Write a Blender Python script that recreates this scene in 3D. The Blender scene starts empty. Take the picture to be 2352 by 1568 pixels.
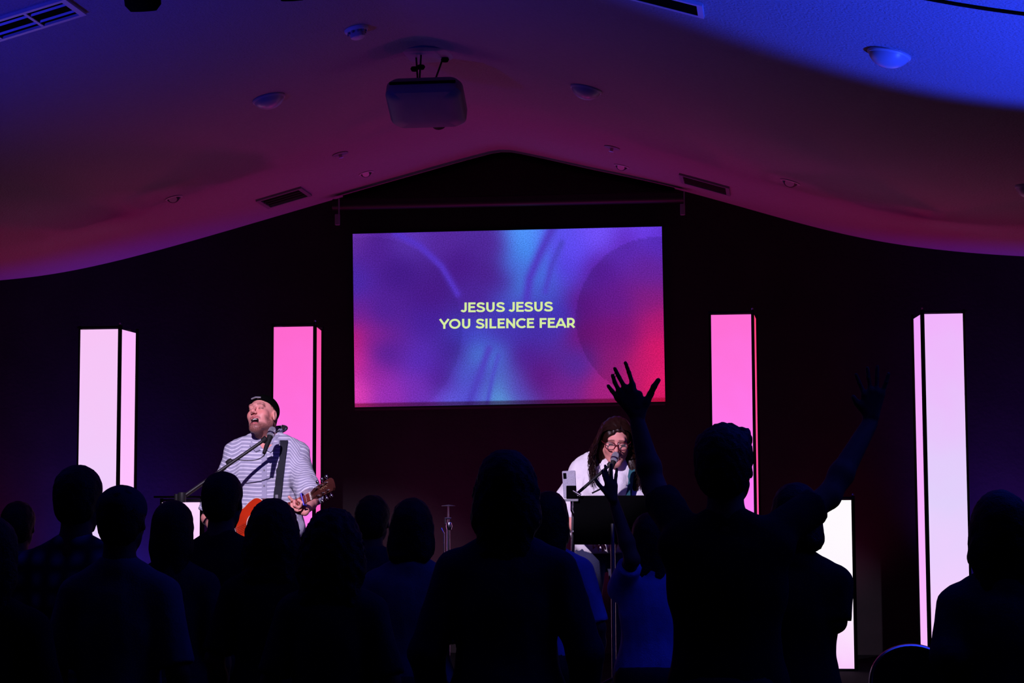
import bpy, math, random
import numpy as np
from mathutils import Vector, Matrix

random.seed(7)
rng = np.random.default_rng(7)
sc = bpy.context.scene
COL = sc.collection

# ------------------------------------------------------------------ camera
CAM = Vector((0.0, 0.0, 1.55))
FPX = 4500.0
_y = Vector((604, -396, -FPX)).normalized()
_z = Vector((-0.0157, 1.0, -0.0))
_z = (_z - _y * _z.dot(_y)).normalized()
_x = _y.cross(_z)
M_WC = Matrix((_x, _y, _z)).transposed()          # world -> camera
M_CW = M_WC.transposed()
cam_d = bpy.data.cameras.new('camera')
cam = bpy.data.objects.new('camera', cam_d)
COL.objects.link(cam)
cam.matrix_world = Matrix.Translation(CAM) @ M_CW.to_4x4()
cam_d.sensor_width = 36.0
cam_d.lens = FPX * 36.0 / 2352.0
cam_d.clip_end = 100
sc.camera = cam


def ray(px, py):
    return (M_CW @ Vector(((px - 1176) / FPX, (784 - py) / FPX, -1.0)))


def P(px, py, Y):
    d = ray(px, py)
    return CAM + d * ((Y - CAM.y) / d.y)


def srgb(r, g, b):
    f = lambda c: (c / 255 / 12.92) if c <= 10.3 else ((c / 255 + 0.055) / 1.055) ** 2.4
    return (f(r), f(g), f(b))


# ------------------------------------------------------------------ world, exposure, lights
sc.view_settings.view_transform = 'Standard'
sc.view_settings.look = 'None'
sc.view_settings.gamma = 1
sc.view_settings.use_curve_mapping = False
sc.view_settings.exposure = 0.0
w = bpy.data.worlds.new('world')
sc.world = w
w.use_nodes = True
w.node_tree.nodes['Background'].inputs[0].default_value = (0.3, 0.2, 1.0, 1)
w.node_tree.nodes['Background'].inputs[1].default_value = 0.0006


def look(o, target):
    d = Vector(target) - Vector(o.location)
    o.rotation_euler = d.to_track_quat('-Z', 'Y').to_euler()


def spot(name, loc, target, energy, color, size, blend=0.3, radius=0.05):
    l = bpy.data.lights.new(name, 'SPOT')
    l.energy = energy; l.color = color; l.spot_size = math.radians(size)
    l.spot_blend = blend; l.shadow_soft_size = radius
    o = bpy.data.objects.new(name, l); COL.objects.link(o)
    o.location = loc; look(o, target)
    return o


def area(name, loc, target, energy, color, sx, sy):
    l = bpy.data.lights.new(name, 'AREA')
    l.shape = 'RECTANGLE'; l.size = sx; l.size_y = sy
    l.energy = energy; l.color = color
    o = bpy.data.objects.new(name, l); COL.objects.link(o)
    o.location = loc; look(o, target)
    return o


WALL_Y = 15.0
STAGE_Z = 0.50
MAN_Y, WOM_Y = 11.5, 11.7
L_FRONT = (0.88, 0.70, 1.0)
spot('front_spot', (-2.55, 7.2, 3.75), P(645, 1075, MAN_Y), 1080, L_FRONT, 21, 0.5, 0.03)
spot('front_spot', (-2.45, 7.2, 3.75), P(1392, 1085, WOM_Y), 1150, L_FRONT, 15, 0.5, 0.03)
# red and magenta uplights on the stage floor at the foot of the wall
for lx, e, c in [(-6.2, 45, (1.0, 0.02, 0.22)), (-4.6, 30, (1.0, 0.02, 0.25)), (-2.7, 36, (1.0, 0.03, 0.52)), (-1.4, 36, (1.0, 0.03, 0.52)), (0.4, 28, (1.0, 0.02, 0.32)), (1.9, 42, (1.0, 0.02, 0.20))]:
    spot('stage_uplight', (lx, 14.62, 0.62), (lx, 14.1, 4.0), e, c, 120, 1.0, 0.12)
# blue house uplights outside the picture on both sides, and a dim blue wash from the back
spot('blue_uplight', (2.5, 7.5, 0.6), (1.85, 7.5, 3.5), 1500, (0.02, 0.055, 1.0), 76, 0.22, 0.05)
spot('blue_uplight', (-5.0, 6.8, 0.8), (-4.1, 7.7, 3.9), 520, (0.03, 0.03, 1.0), 95, 1.0, 0.1)
area('blue_back_wash', (-1.2, -1.5, 3.4), (-1.6, 9.0, 2.0), 1.6, (0.06, 0.10, 1.0), 3.0, 0.4)
spot('blue_wall_wash', (-5.15, 14.3, 0.7), (-5.2, 15.0, 1.5), 190, (0.05, 0.04, 1.0), 95, 1.0, 0.1)
spot('blue_wall_wash', (1.75, 14.3, 0.7), (1.85, 15.0, 1.5), 170, (0.05, 0.04, 1.0), 95, 1.0, 0.1)


# ------------------------------------------------------------------ materials
def mat(name, col, rough=0.6, metal=0.0, spec=0.4, bump=0.0, bscale=60.0, var=0.15, vscale=8.0, attr=None, sheen=0.0):
    m = bpy.data.materials.new(name)
    m.use_nodes = True
    nt = m.node_tree; b = nt.nodes['Principled BSDF']
    b.inputs['Roughness'].default_value = rough
    b.inputs['Metallic'].default_value = metal
    b.inputs['Specular IOR Level'].default_value = spec
    if sheen:
        b.inputs['Sheen Weight'].default_value = sheen
    tc = nt.nodes.new('ShaderNodeTexCoord')
    n = nt.nodes.new('ShaderNodeTexNoise'); n.inputs['Scale'].default_value = vscale; n.inputs['Detail'].default_value = 4
    nt.links.new(tc.outputs['Object'], n.inputs['Vector'])
    mr = nt.nodes.new('ShaderNodeMapRange')
    mr.inputs['To Min'].default_value = 1 - var; mr.inputs['To Max'].default_value = 1 + var
    nt.links.new(n.outputs['Fac'], mr.inputs['Value'])
    mul = nt.nodes.new('ShaderNodeVectorMath'); mul.operation = 'SCALE'
    if attr:
        a = nt.nodes.new('ShaderNodeAttribute'); a.attribute_name = attr
        nt.links.new(a.outputs['Color'], mul.inputs[0])
    else:
        mul.inputs[0].default_value = col
    nt.links.new(mr.outputs['Result'], mul.inputs['Scale'])
    nt.links.new(mul.outputs[0], b.inputs['Base Color'])
    if bump:
        n2 = nt.nodes.new('ShaderNodeTexNoise'); n2.inputs['Scale'].default_value = bscale; n2.inputs['Detail'].default_value = 3
        nt.links.new(tc.outputs['Object'], n2.inputs['Vector'])
        bp = nt.nodes.new('ShaderNodeBump'); bp.inputs['Strength'].default_value = bump; bp.inputs['Distance'].default_value = 0.01
        nt.links.new(n2.outputs['Fac'], bp.inputs['Height'])
        nt.links.new(bp.outputs[0], b.inputs['Normal'])
    return m


def emis(name, top, bot, z0, z1, strength=1.0, mid=None):
    """emissive panel, vertical colour ramp in object space, faint pixel-row mottling"""
    m = bpy.data.materials.new(name); m.use_nodes = True
    nt = m.node_tree; nt.nodes.clear()
    out = nt.nodes.new('ShaderNodeOutputMaterial'); em = nt.nodes.new('ShaderNodeEmission')
    tc = nt.nodes.new('ShaderNodeTexCoord'); sp = nt.nodes.new('ShaderNodeSeparateXYZ')
    nt.links.new(tc.outputs['Object'], sp.inputs[0])
    mr = nt.nodes.new('ShaderNodeMapRange'); mr.inputs['From Min'].default_value = z0; mr.inputs['From Max'].default_value = z1
    nt.links.new(sp.outputs['Z'], mr.inputs['Value'])
    n = nt.nodes.new('ShaderNodeTexNoise'); n.inputs['Scale'].default_value = 3.0
    nt.links.new(tc.outputs['Object'], n.inputs['Vector'])
    ma = nt.nodes.new('ShaderNodeMath'); ma.operation = 'MULTIPLY_ADD'; ma.inputs[1].default_value = 0.35
    ma2 = nt.nodes.new('ShaderNodeMath'); ma2.operation = 'SUBTRACT'; ma2.inputs[1].default_value = 0.17
    nt.links.new(n.outputs['Fac'], ma.inputs[0]); nt.links.new(mr.outputs[0], ma.inputs[2])
    nt.links.new(ma.outputs[0], ma2.inputs[0])
    cr = nt.nodes.new('ShaderNodeValToRGB')
    cr.color_ramp.elements[0].color = (*srgb(*bot), 1); cr.color_ramp.elements[1].color = (*srgb(*top), 1)
    if mid:
        e = cr.color_ramp.elements.new(0.45); e.color = (*srgb(*mid), 1)
    nt.links.new(ma2.outputs[0], cr.inputs[0]); nt.links.new(cr.outputs[0], em.inputs[0])
    em.inputs[1].default_value = strength
    nt.links.new(em.outputs[0], out.inputs[0])
    return m


def glow(name, col, s=1.0):
    m = bpy.data.materials.new(name); m.use_nodes = True
    nt = m.node_tree; nt.nodes.clear()
    out = nt.nodes.new('ShaderNodeOutputMaterial'); em = nt.nodes.new('ShaderNodeEmission')
    n = nt.nodes.new('ShaderNodeTexNoise'); n.inputs['Scale'].default_value = 90
    mix = nt.nodes.new('ShaderNodeMix'); mix.data_type = 'RGBA'
    mix.inputs[6].default_value = (*[c * 0.85 for c in col], 1); mix.inputs[7].default_value = (*[min(1, c * 1.15) for c in col], 1)
    nt.links.new(n.outputs['Fac'], mix.inputs[0]); nt.links.new(mix.outputs[2], em.inputs[0])
    em.inputs[1].default_value = s
    nt.links.new(em.outputs[0], out.inputs[0])
    return m


M = {
    'ceiling': mat('ceiling_plaster', (0.31, 0.27, 0.31), 0.9, bump=0.9, bscale=75, var=0.10, vscale=40),
    'wall': mat('black_wall_paint', (0.020, 0.016, 0.018), 0.85, spec=0.15, bump=0.3, bscale=30, var=0.35, vscale=3),
    'side': mat('dark_side_wall', (0.06, 0.06, 0.07), 0.85, spec=0.2),
    'carpet': mat('black_carpet', (0.008, 0.008, 0.010), 0.95, spec=0.05, bump=0.6, bscale=220),
    'blackmetal': mat('black_metal', (0.012, 0.012, 0.013), 0.45, spec=0.3),
    'matteblack': mat('matte_black', (0.002, 0.002, 0.0025), 0.95, spec=0.01),
    'rubber': mat('black_rubber', (0.01, 0.01, 0.011), 0.6, spec=0.25),
    'chrome': mat('chrome', (0.75, 0.73, 0.76), 0.18, metal=1.0),
    'steel': mat('brushed_steel', (0.5, 0.5, 0.52), 0.35, metal=1.0),
    'white': mat('white_plastic', (0.7, 0.7, 0.72), 0.4),
    'grey': mat('grey_plastic', (0.2, 0.2, 0.23), 0.5),
    'opal': mat('opal_glass', (0.42, 0.38, 0.44), 0.35),
    'ventmetal': mat('painted_vent_metal', (0.5, 0.48, 0.52), 0.4),
    'redwood': mat('red_orange_lacquer', (0.62, 0.035, 0.008), 0.25, spec=0.5, var=0.25),
    'wood': mat('fretboard_rosewood', (0.30, 0.045, 0.030), 0.45, var=0.3, vscale=30),
    'darkwood': mat('dark_wood', (0.06, 0.015, 0.012), 0.35, var=0.3, vscale=25),
    'ivory': mat('ivory_binding', (0.75, 0.68, 0.6), 0.4),
    'bronze': mat('bronze_string', (0.7, 0.5, 0.45), 0.3, metal=1.0),
    'micgrille': mat('mic_grille', (0.5, 0.5, 0.56), 0.4, metal=0.7, bump=0.8, bscale=500),
    'denim': mat('dark_denim', (0.03, 0.035, 0.10), 0.85, bump=0.3, bscale=200, sheen=0.1),
    'blacktrouser': mat('black_trousers', (0.012, 0.012, 0.016), 0.85),
    'shoe': mat('dark_shoes', (0.02, 0.018, 0.018), 0.6),
    'skinc': mat('painted_skin', (0.5, 0.3, 0.22), 0.5, attr='Col', var=0.05, vscale=40, spec=0.35),
    'skin': mat('skin', (0.17, 0.075, 0.040), 0.7, spec=0.2, var=0.06),
    'hairdark': mat('dark_hair', (0.012, 0.008, 0.007), 0.6, spec=0.2, bump=0.5, bscale=150),
    'hairbrown': mat('brown_hair', (0.014, 0.004, 0.003), 0.4, spec=0.25, bump=0.15, bscale=120, var=0.5, vscale=40),
    'teeth': mat('teeth', (0.7, 0.66, 0.6), 0.4),
    'strap': mat('black_strap_webbing', (0.010, 0.012, 0.020), 0.8, bump=0.3, bscale=300),
    'tealstrap': mat('teal_strap_webbing', (0.012, 0.10, 0.12), 0.75, bump=0.3, bscale=300),
    'capo': mat('blue_capo', (0.05, 0.04, 0.55), 0.25, metal=0.6),
}


def cloth(name, col, rough=0.9, **k):
    return mat(name, col, rough, spec=0.12, bump=0.25, bscale=160, var=0.2, vscale=12, **k)


# ------------------------------------------------------------------ mesh builders
class MB:
    def __init__(s):
        s.v = []; s.f = []

    def add(s, vs, fs, mtx=None):
        o = len(s.v)
        for p in vs:
            p = Vector(p)
            s.v.append(tuple(mtx @ p if mtx is not None else p))
        s.f += [tuple(i + o for i in f) for f in fs]
        return s

    def box(s, c, d, mtx=None, bev=0.0):
        c = Vector(c); hx, hy, hz = d[0] / 2, d[1] / 2, d[2] / 2
        if bev <= 0:
            vs = [(c.x + a * hx, c.y + b * hy, c.z + e * hz) for a in (-1, 1) for b in (-1, 1) for e in (-1, 1)]
            fs = [(0, 1, 3, 2), (4, 6, 7, 5), (0, 4, 5, 1), (2, 3, 7, 6), (0, 2, 6, 4), (1, 5, 7, 3)]
            return s.add(vs, fs, mtx)
        # chamfered box: rounded outline in xy plus z chamfers
        b = min(bev, hx * .9, hy * .9, hz * .9)
        ring = lambda ins, z: [(c.x + x, c.y + y, z) for x, y in (
            (hx - ins - b, hy - ins), (-hx + ins + b, hy - ins), (-hx + ins, hy - ins - b), (-hx + ins, -hy + ins + b),
            (-hx + ins + b, -hy + ins), (hx - ins - b, -hy + ins), (hx - ins, -hy + ins + b), (hx - ins, hy - ins - b))]
        rs = [ring(b * .6, c.z - hz), ring(0, c.z - hz + b * .6), ring(0, c.z + hz - b * .6), ring(b * .6, c.z + hz)]
        vs = [p for r in rs for p in r]; fs = []
        for k in range(3):
            for i in range(8):
                j = (i + 1) % 8
                fs.append((k * 8 + i, k * 8 + j, k * 8 + 8 + j, k * 8 + 8 + i))
        fs.append(tuple(range(7, -1, -1))); fs.append(tuple(24 + i for i in range(8)))
        return s.add(vs, fs, mtx)

    def tube(s, pts, r, n=10, mtx=None, flat=1.0, up=None):
        pts = [Vector(p) for p in pts]
        rr = r if isinstance(r, (list, tuple)) else [r] * len(pts)
        vs = []; fs = []
        ref = Vector(up) if up else None
        for i, p in enumerate(pts):
            t = (pts[min(i + 1, len(pts) - 1)] - pts[max(i - 1, 0)]).normalized()
            if ref is None:
                ref = Vector((0, 0, 1)) if abs(t.z) < 0.9 else Vector((0, 1, 0))
            a = (ref - t * ref.dot(t))
            a = a.normalized() if a.length > 1e-6 else t.orthogonal().normalized()
            ref = a if not up else ref
            b = t.cross(a)
            for k in range(n):
                th = 2 * math.pi * k / n
                vs.append(p + a * (math.cos(th) * rr[i] * flat) + b * (math.sin(th) * rr[i]))
        for i in range(len(pts) - 1):
            for k in range(n):
                j = (k + 1) % n
                fs.append((i * n + k, i * n + j, i * n + n + j, i * n + n + k))
        fs.append(tuple(range(n - 1, -1, -1))); fs.append(tuple((len(pts) - 1) * n + k for k in range(n)))
        return s.add(vs, fs, mtx)

    def lathe(s, prof, n=24, mtx=None):
        """prof: list of (r,z) about local z"""
        vs = []; fs = []
        for r, z in prof:
            for k in range(n):
                th = 2 * math.pi * k / n
                vs.append((r * math.cos(th), r * math.sin(th), z))
        for i in range(len(prof) - 1):
            for k in range(n):
                j = (k + 1) % n
                fs.append((i * n + k, i * n + j, i * n + n + j, i * n + n + k))
        if prof[0][0] > 1e-4: fs.append(tuple(range(n - 1, -1, -1)))
        if prof[-1][0] > 1e-4: fs.append(tuple((len(prof) - 1) * n + k for k in range(n)))
        return s.add(vs, fs, mtx)

    def prism(s, poly, z0, z1, mtx=None):
        n = len(poly)
        vs = [(x, y, z0) for x, y in poly] + [(x, y, z1) for x, y in poly]
        fs = [tuple(range(n - 1, -1, -1)), tuple(range(n, 2 * n))]
        fs += [(i, (i + 1) % n, n + (i + 1) % n, n + i) for i in range(n)]
        return s.add(vs, fs, mtx)

    def build(s, name, m, parent=None, smooth=False, loc=None):
        me = bpy.data.meshes.new(name)
        me.from_pydata(s.v, [], s.f); me.validate()
        me.materials.append(m)
        if smooth:
            me.polygons.foreach_set('use_smooth', [True] * len(me.polygons))
            try:
                me.set_sharp_from_angle(angle=math.radians(42))
            except Exception:
                pass
        me.update()
        o = bpy.data.objects.new(name, me); COL.objects.link(o)
        if parent: o.parent = parent
        if loc is not None: o.location = loc
        return o


def tag(o, label, cat, group=None):
    o['label'] = label; o['category'] = cat
    if group: o['group'] = group
    return o


def thing(name, label, cat, loc=(0, 0, 0), rz=0.0, group=None, mtx=None):
    o = bpy.data.objects.new(name, None); COL.objects.link(o)
    o.empty_display_size = 0.1
    if mtx is not None: o.matrix_world = mtx
    else:
        o.location = loc; o.rotation_euler = (0, 0, rz)
    return tag(o, label, cat, group)


def structure(o):
    o['kind'] = 'structure'; return o


# ------------------------------------------------------------------ room shell
edge_px = [(0, 645), (130, 631), (260, 602), (390, 568), (580, 513), (760, 460), (960, 403), (1100, 364), (1160, 352), (1225, 362),
           (1360, 392), (1570, 437), (1760, 492), (1950, 543), (2080, 566), (2200, 579), (2352, 590)]
prof = [(P(x, y, WALL_Y).x, P(x, y, WALL_Y).z) for x, y in edge_px]
xl, zl = prof[0]; xr, zr = prof[-1]
prof = [(xl - 1.5, zl - 0.02), (xl - 0.7, zl - 0.02)] + prof + [(xr + 0.7, zr - 0.03), (xr + 1.4, zr - 0.03)]
XL, XR = prof[0][0], prof[-1][0]


def catmull(pts, sub):
    out = []
    n = len(pts)
    for i in range(n - 1):
        p0 = pts[max(i - 1, 0)]; p1 = pts[i]; p2 = pts[i + 1]; p3 = pts[min(i + 2, n - 1)]
        for k in range(sub):
            t = k / sub
            out.append(tuple(0.5 * ((2 * p1[d]) + (-p0[d] + p2[d]) * t + (2 * p0[d] - 5 * p1[d] + 4 * p2[d] - p3[d]) * t * t
                                    + (-p0[d] + 3 * p1[d] - 3 * p2[d] + p3[d]) * t ** 3) for d in range(len(p1))))
    out.append(tuple(pts[-1]))
    return out


CP = catmull(prof, 5)
CX = np.linspace(CP[0][0], CP[-1][0], 140); CZ0 = np.interp(CX, [p[0] for p in CP], [p[1] for p in CP])
gk = np.exp(-.5 * (np.arange(-14, 15) / 4.0) ** 2); gk /= gk.sum()
CZ1 = np.convolve(np.pad(CZ0, 14, mode='edge'), gk, 'valid')
RIDGE = P(1160, 352, WALL_Y).x
wr_ = np.clip((np.abs(CX - RIDGE) - .5) / 1.2, 0, 1)
CZ = CZ0 * (1 - wr_) + CZ1 * wr_
CP = [(float(a), float(b)) for a, b in zip(CX, CZ)]


def ceil_z(x): return float(np.interp(x, CX, CZ))


REAR = -4.0
mb = MB()
ys = [REAR, 4, 10, WALL_Y + 0.2]
n = len(CP)
vs = []
for lay in (0, 0.15):
    for y in ys:
        vs += [(p[0], y, p[1] + lay) for p in CP]
fs = []
L = len(ys) * n
for j in range(len(ys) - 1):
    for i in range(n - 1):
        a = j * n + i
        fs.append((a, a + 1, a + n + 1, a + n)); b = a + L
        fs.append((b, b + n, b + n + 1, b + 1))
mb.add(vs, fs)
structure(mb.build('ceiling', M['ceiling'], smooth=True))
# gable wall behind the stage
mb = MB(); poly = [(XL, 0.0), (XR, 0.0)] + [(p[0], p[1] + 0.02) for p in reversed(CP)]
R = Matrix.Translation((0, WALL_Y + 0.15, 0)) @ Matrix.Rotation(math.pi / 2, 4, 'X')
mb.prism(poly, 0, 0.15, R)
structure(mb.build('wall_back', M['wall']))
structure(MB().box((XL - 0.05, (REAR + WALL_Y) / 2, zl / 2), (0.1, WALL_Y - REAR, zl)).build('wall_left', M['side']))
structure(MB().box((XR + 0.05, (REAR + WALL_Y) / 2, zr / 2), (0.1, WALL_Y - REAR, zr)).build('wall_right', M['side']))
mb = MB(); R = Matrix.Translation((0, REAR, 0)) @ Matrix.Rotation(math.pi / 2, 4, 'X')
mb.prism(poly, 0, 0.1, R)
structure(mb.build('wall_rear', M['side']))
structure(MB().box(((XL + XR) / 2, (REAR + WALL_Y) / 2, -0.05), (XR - XL, WALL_Y - REAR, 0.1)).build('floor', M['carpet']))
# dark trim along the rake of the gable
mb = MB()
mb.tube([(x, WALL_Y - 0.03, z - 0.012) for x, z in CP if P(770, 460, WALL_Y).x < x < P(1568, 440, WALL_Y).x], 0.03, 6)
structure(mb.build('trim_1', M['matteblack']))
# dark joint strip across the ceiling near the blue light
MB().tube([(x, 8.0, z - .004) for x, z in CP if x > -.3], .010, 6).build('trim_2', M['matteblack'])['kind'] = 'structure'
# stage platform
st = thing('stage_platform', 'low black carpeted stage platform across the front wall', 'stage', ((XL + XR) / 2, 12.7, 0))
MB().box((0, 0, STAGE_Z / 2 - 0.02), (XR - XL - 0.02, 4.56, STAGE_Z - 0.04)).build('platform_body', M['matteblack'], st)
MB().box((0, -0.01, STAGE_Z - 0.02), (XR - XL - 0.02, 4.6, 0.04)).build('platform_deck', M['carpet'], st)


# ------------------------------------------------------------------ projection screen
def idw_cols(u, v):
    cps = [(0, 0, 105, 55, 165), (.08, .1, 85, 42, 150), (.15, .22, 74, 36, 138), (0, .3, 80, 48, 165), (0, .45, 110, 42, 150), (0, .6, 185, 40, 130), (0, .75, 200, 50, 150), (0, .9, 220, 70, 180),
           (.06, .6, 130, 42, 145), (.06, .8, 150, 48, 160), (.12, .93, 150, 55, 180), (.1, .45, 85, 42, 150), (.1, .7, 90, 42, 150), (.25, .5, 78, 42, 155), (.25, .38, 78, 36, 138),
           (.22, .75, 92, 52, 178), (.2, .88, 120, 55, 180), (.28, .88, 90, 40, 150), (.35, .2, 78, 36, 138), (.18, .05, 95, 58, 175), (.3, .05, 88, 48, 155), (.45, .08, 84, 46, 150), (.45, .25, 80, 40, 140),
           (.4, .4, 80, 44, 150), (.5, .3, 78, 50, 155), (.555, .02, 85, 150, 245), (.6, .02, 85, 140, 240), (.565, .12, 75, 140, 230), (.53, .22, 78, 115, 215), (.54, .32, 75, 125, 215), (.52, .42, 80, 95, 200),
           (.5, .48, 72, 62, 180), (.65, .05, 95, 80, 225), (.62, .25, 78, 110, 215), (.62, .38, 76, 85, 195), (.68, .22, 90, 70, 215), (.72, .12, 100, 80, 235), (.8, .04, 115, 85, 240), (.95, .01, 110, 70, 225),
           (.98, .08, 95, 52, 190), (.88, .12, 98, 50, 180), (.8, .25, 92, 38, 152), (.95, .25, 105, 44, 155), (.67, .5, 72, 60, 180), (.6, .55, 76, 52, 165), (.74, .45, 98, 32, 135), (.85, .42, 105, 36, 140),
           (.95, .42, 130, 38, 130), (.75, .6, 112, 30, 120), (.85, .6, 125, 30, 120), (.98, .55, 175, 34, 115), (.99, .7, 210, 34, 108), (.99, .9, 228, 38, 112), (.92, .8, 195, 36, 112), (.85, .75, 140, 36, 120),
           (.72, .78, 88, 48, 150), (.8, .92, 160, 40, 125), (.68, .92, 118, 42, 140), (.6, .85, 96, 34, 130), (.55, .72, 84, 40, 145), (.53, .6, 74, 56, 170), (.47, .58, 76, 58, 172), (.42, .6, 76, 80, 195),
           (.36, .6, 72, 66, 185), (.33, .68, 74, 44, 150), (.4, .7, 80, 120, 205), (.46, .72, 80, 110, 205), (.35, .82, 82, 95, 200), (.42, .86, 82, 72, 185), (.46, .9, 85, 130, 200), (.475, .97, 95, 160, 215),
           (.3, .95, 100, 95, 215), (.38, .96, 90, 85, 205), (.52, .92, 90, 75, 180), (.24, .97, 120, 60, 190), (.3, .8, 84, 44, 158), (.56, .5, 70, 55, 170)]
    W = 0; C = np.zeros(u.shape + (3,))
    for (a, b, r, g, bl) in cps:
        d2 = ((u - a) * 1.78) ** 2 + ((v - b) * 1.0) ** 2 + 0.0015
        wt = d2 ** -2.2
        W = W + wt; C += wt[..., None] * np.array([r, g, bl])
    C /= W[..., None]
    kx = np.exp(-.5 * (np.arange(-18, 19) / 4.5) ** 2); kx /= kx.sum()
    for q in range(3):
        t = np.pad(C[..., q], 18, mode='edge')
        t = np.apply_along_axis(lambda r: np.convolve(r, kx, 'valid'), 1, t)
        C[..., q] = np.apply_along_axis(lambda r: np.convolve(r, kx, 'valid'), 0, t)
    # darker silk folds in the glowing band and soft disc edges
    def streak(pts, width, dark):
        nonlocal C
        p = np.array(pts)
        d = np.full(u.shape, 9.0)
        for i in range(len(p) - 1):
            ax, ay = p[i] * (1.78, 1); bx, by = p[i + 1] * (1.78, 1)
            t = np.clip(((u * 1.78 - ax) * (bx - ax) + (v - ay) * (by - ay)) / ((bx - ax) ** 2 + (by - ay) ** 2), 0, 1)
            d = np.minimum(d, np.hypot(u * 1.78 - ax - t * (bx - ax), v - ay - t * (by - ay)))
        g = np.exp(-(d / width) ** 2)[..., None]
        C = C * (1 - g) + g * np.array(dark)
    streak([(.65, .0), (.61, .14), (.575, .28), (.56, .45)], .028, (84, 66, 190))
    streak([(.68, .08), (.645, .22), (.625, .36)], .018, (82, 74, 195))
    streak([(.44, .68), (.415, .8), (.385, .93), (.37, 1.0)], .022, (84, 72, 188))
    streak([(.47, .72), (.45, .84), (.43, 1.0)], .014, (84, 84, 196))
    streak([(.14, .0), (.22, .08), (.29, .2), (.34, .36)], .022, (90, 58, 190))
    for cx, cy, rr in ((.98, .52, .46), ):
        d = np.hypot((u - cx) * 1.78, v - cy) - rr
        C = C * np.where((d < 0), 1 - .09 * np.exp(d / .10), 1 + .04 * np.exp(-d / .05))[..., None]
    d = np.hypot((u - .05) * 1.78, v - .56) - .54
    C = C * np.where(d < 0, 1 - .06 * np.exp(d / .09), 1.0)[..., None]
    C = C * 1.08 - 13
    return np.clip(C, 0, 255)


SY = WALL_Y - 0.032
c00, c10, c11, c01 = P(810, 537, SY), P(1520, 520, SY), P(1528, 922, SY), P(815, 935, SY)
scr = thing('projection_screen', 'wide projection screen with purple swirl and song lyrics', 'screen', (c00 + c11) / 2)
NU, NV = 200, 112
U, V = np.meshgrid(np.linspace(0, 1, NU), np.linspace(0, 1, NV))
A00, A10, A11, A01 = [np.array(c - scr.location) for c in (c00, c10, c11, c01)]


def bil(u, v):
    return (np.multiply.outer((1 - u) * (1 - v), A00) + np.multiply.outer(u * (1 - v), A10) + np.multiply.outer(u * v, A11) + np.multiply.outer((1 - u) * v, A01))


pts = bil(U, V).reshape(-1, 3)
C = idw_cols(U, V)
strip = V > 0.975
C[strip] = C[strip] * np.array([.72, .5, .55])
Cl = np.where(C / 255 <= .04045, C / 255 / 12.92, ((C / 255 + .055) / 1.055) ** 2.4).reshape(-1, 3)
me = bpy.data.meshes.new('screen_image')
idx = np.arange(NU * NV).reshape(NV, NU)
faces = np.stack([idx[:-1, :-1], idx[1:, :-1], idx[1:, 1:], idx[:-1, 1:]], -1).reshape(-1, 4)
me.from_pydata([tuple(p) for p in pts], [], [tuple(int(i) for i in f) for f in faces])
at = me.attributes.new('Col', 'FLOAT_COLOR', 'POINT')
at.data.foreach_set('color', np.concatenate([Cl, np.ones((len(Cl), 1))], 1).astype(np.float32).ravel())
m = bpy.data.materials.new('projected_image'); m.use_nodes = True
nt = m.node_tree; nt.nodes.clear()
out = nt.nodes.new('ShaderNodeOutputMaterial'); em = nt.nodes.new('ShaderNodeEmission'); a = nt.nodes.new('ShaderNodeAttribute'); a.attribute_name = 'Col'
tc = nt.nodes.new('ShaderNodeTexCoord')
nz = nt.nodes.new('ShaderNodeTexNoise'); nz.inputs['Scale'].default_value = 110; nz.inputs['Detail'].default_value = 2
nt.links.new(tc.outputs['Object'], nz.inputs['Vector'])
mr = nt.nodes.new('ShaderNodeMapRange'); mr.inputs['From Min'].default_value = .25; mr.inputs['From Max'].default_value = .75
mr.inputs['To Min'].default_value = .72; mr.inputs['To Max'].default_value = 1.32
nt.links.new(nz.outputs['Fac'], mr.inputs['Value'])
nt.links.new(a.outputs['Color'], em.inputs[0]); nt.links.new(mr.outputs[0], em.inputs[1]); nt.links.new(em.outputs[0], out.inputs[0])
me.materials.append(m)
so = bpy.data.objects.new('screen_image', me); COL.objects.link(so); so.parent = scr
# backing board and slim black borders
bk = MB()
o3 = Vector((0, 0.03, 0))
bk.tube([Vector(A00) + Vector((0, .01, .0)), Vector(A10) + Vector((0, .01, .0))], .009, 6); bk.build('top_border', M['matteblack'], scr)
MB().tube([Vector(A01) + Vector((0, .01, -.012)), Vector(A11) + Vector((0, .01, -.012))], .016, 8).build('bottom_bar', M['blackmetal'], scr)
b2 = MB(); q = [Vector(v) for v in (A00, A10, A11, A01)]
b2.add([p + Vector((0, .006, 0)) for p in q] + [p + Vector((0, .022, 0)) for p in q], [(0, 1, 2, 3), (7, 6, 5, 4), (0, 4, 5, 1), (1, 5, 6, 2), (2, 6, 7, 3), (3, 7, 4, 0)])
b2.build('screen_fabric_back', M['matteblack'], scr)


# lettering as flat strokes
def arc(cx, cy, rx, ry, a0, a1, n=14):
    return [(cx + rx * math.cos(math.radians(a0 + (a1 - a0) * i / n)), cy + ry * math.sin(math.radians(a0 + (a1 - a0) * i / n))) for i in range(n + 1)]


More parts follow.
